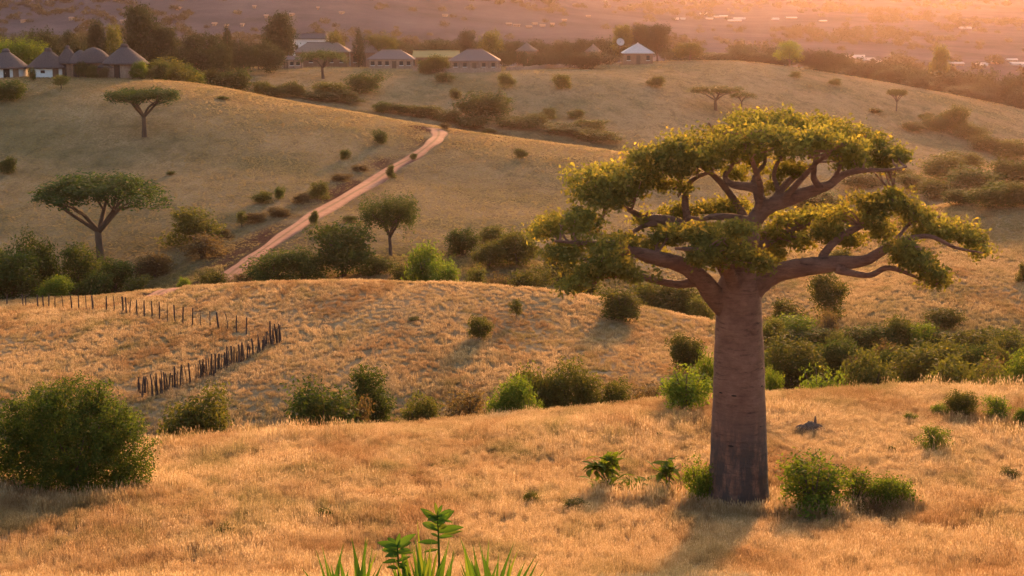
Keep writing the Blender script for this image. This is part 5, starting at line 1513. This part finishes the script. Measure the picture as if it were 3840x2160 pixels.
leafy_stalk('tall broad-leaved green stalk rising above the sword-shaped blades', (1647, 2330), (1641, 1925),
            [(1641, 1962, 1588, 1908, 34, -0.05), (1641, 1962, 1700, 1910, 36, 0.05), (1642, 1990, 1580, 1952, 34, 0.1), (1643, 1996, 1723, 1970, 34, -0.08), (1644, 2014, 1738, 1985, 16, 0.1), (1644, 2036, 1574, 2028, 24, -0.06),
             (1641, 1935, 1632, 1886, 16, 0), (1641, 1935, 1656, 1892, 16, 0.03), (1641, 1950, 1610, 1945, 26, -0.12), (1642, 1975, 1668, 1930, 28, -0.1)])
leafy_stalk('shorter broad-leaved plant with a spread of green leaves among sword-shaped blades', (1497, 2330), (1490, 2045),
            [(1490, 2058, 1426, 2030, 36, -0.05), (1490, 2068, 1428, 2056, 30, 0.05), (1490, 2052, 1452, 2012, 26, 0.08), (1490, 2050, 1546, 2002, 32, -0.04), (1490, 2055, 1542, 2028, 28, 0.05), (1490, 2050, 1498, 2000, 20, 0.02), (1491, 2075, 1450, 2082, 26, -0.1), (1491, 2070, 1530, 2058, 24, -0.12)])

# ------------------------------------------------------------------ far country: scattered farmsteads and woods
FAR = [(2150, 138, 62, 7), (2182, 147, 40, 5), (2205, 152, 26, 5), (2405, 156, 44, 7), (2560, 157, 48, 6), (2545, 150, 30, 4), (2580, 162, 30, 5), (2360, 152, 20, 5), (1990, 44, 34, 3), (1860, 44, 36, 4), (1848, 50, 44, 4), (1785, 45, 22, 4), (1800, 41, 26, 3), (1770, 33, 22, 3),
       (1718, 45, 14, 4), (1702, 46, 12, 3), (2428, 68, 34, 4), (2070, 52, 20, 3), (1950, 46, 20, 3), (1820, 40, 24, 3), (1300, 62, 30, 4), (1330, 66, 26, 4), (1345, 58, 20, 4), (1280, 60, 22, 3), (1365, 64, 20, 3), (1390, 60, 14, 3), (1120, 38, 20, 3), (860, 30, 14, 4), (735, 36, 12, 3),
       (800, 20, 10, 3), (640, 16, 12, 3), (540, 60, 16, 3), (570, 64, 14, 3), (610, 62, 12, 3), (670, 40, 16, 3), (695, 84, 12, 4), (735, 80, 14, 4), (60, 52, 12, 3), (180, 46, 12, 3), (310, 52, 20, 4), (285, 74, 12, 3), (450, 20, 14, 3), (1480, 40, 18, 3), (1420, 50, 20, 3), (2470, 160, 24, 4), (2500, 155, 26, 4)]
def far_houses():
    rg = np.random.RandomState(21)
    for cx, cy, w, h in FAR:
        x, y, z = hit(cx * K, (cy + h) * K)
        q = 0.72 if cx > 1600 else 0.5
        hw = w * q * K * y / 6000.0 / 2; H = max(h * q * K * y / 6000.0, 1.2)
        dp = max(3.0, min(hw * 0.6, 12.0))
        near = cy > 100
        root = thing('farm_building', 'long white-roofed shed in the orange haze beyond the ridge trees' if near else ('pale farm building dotting the hazy orange plain' if cx > 1600 else 'tiny pale building on the dim mauve hillside'),
                     'building', (x, y, z), 'white sheds beyond the ridge trees' if near else ('farm buildings on the hazy plain' if cx > 1600 else 'buildings on the mauve hillside'), rg.uniform(-0.15, 0.15))
        v, f = box_vf(-hw, hw, -dp, dp, -3, H * 0.55)
        link('wall', mesh_pd('wall', v, f, 'whitewash' if rg.rand() < 0.6 and cx > 1600 else 'stone'), root)
        e = 0.4
        V = [(-hw - e, -dp - e, H * 0.5), (hw + e, -dp - e, H * 0.5), (hw + e, dp + e, H * 0.5), (-hw - e, dp + e, H * 0.5), (-hw - e, 0, H), (hw + e, 0, H)]
        link('roof', mesh_pd('roof', V, [(0, 1, 5, 4), (2, 3, 4, 5), (0, 4, 3), (1, 2, 5), (3, 2, 1, 0)], 'sheet' if cx > 1600 else 'thatch_brown'), root)
far_houses()

def distant_woods():
    rg = np.random.RandomState(33)
    C, Sz = [], []
    def add(n, d0, d1, t0, t1, thr, hmin, hmax):
        k = 0
        while k < n:
            D = math.sqrt(rg.uniform(d0 * d0, d1 * d1)); t = rg.uniform(t0, t1)
            x, y = t * D, D
            if float(noise2(np.array([x / 90.0]), np.array([y / 140.0]))[0] + 0.5 * noise2(np.array([x / 30.0 + 4]), np.array([y / 50.0]))[0]) < thr and rg.rand() < 0.93:
                continue
            C.append((x, y, gz(x, y))); Sz.append(rg.uniform(hmin, hmax)); k += 1
    add(200, 480, 700, -0.36, 0.36, 0.0, 3, 6)
    add(260, 480, 700, 0.10, 0.37, -0.1, 3, 7)
    add(900, 700, 1000, -0.36, 0.36, 0.10, 1.5, 3.5)
    add(1100, 1000, 1600, -0.36, 0.36, 0.08, 2, 4.5)
    Q, R = [], []
    unit = []
    for k in range(6):
        q, r = foliage([(0, 0, 0.5, 0.5, 0.5, 0.42), (0.3, 0.1, 0.35, 0.3, 0.3, 0.3), (-0.3, -0.1, 0.4, 0.28, 0.3, 0.34)], 150, 0.13, 70 + k, per=3, rag=0.4, zmin=0.0, spread=0.7)
        unit.append((q, r))
    for (c, s) in zip(C, Sz):
        q, r = unit[rg.randint(6)]
        Q.append(q * np.array([s * 1.3, s * 1.3, s]) + np.array(c)); R.append(r)
    o = link('distant_woods', mesh_quads('distant_woods', np.concatenate(Q), 'leaf_far', np.concatenate(R)))
    kind(o, 'stuff'); tag(o, 'distant woods and scrub scattered over the hazy valley', 'woods')
distant_woods()

# ------------------------------------------------------------------ the evening air
def haze(density, color, aniso):
    m, nt, out = new_mat('haze')
    pv = N(nt, 'ShaderNodeVolumePrincipled')
    pv.inputs['Color'].default_value = (*color, 1)
    pv.inputs['Density'].default_value = density
    pv.inputs['Anisotropy'].default_value = aniso
    nt.links.new(pv.outputs[0], out.inputs['Volume'])
    M['haze'] = m
    v, f = box_vf(-2400, 2400, -2400, 2400, -75, 120)
    o = link('haze', mesh_pd('haze', v, f, 'haze'))
    kind(o, 'stuff'); tag(o, 'warm evening haze filling the valley air', 'haze')
haze(0.000050, (0.74, 0.53, 0.50), 0.80)
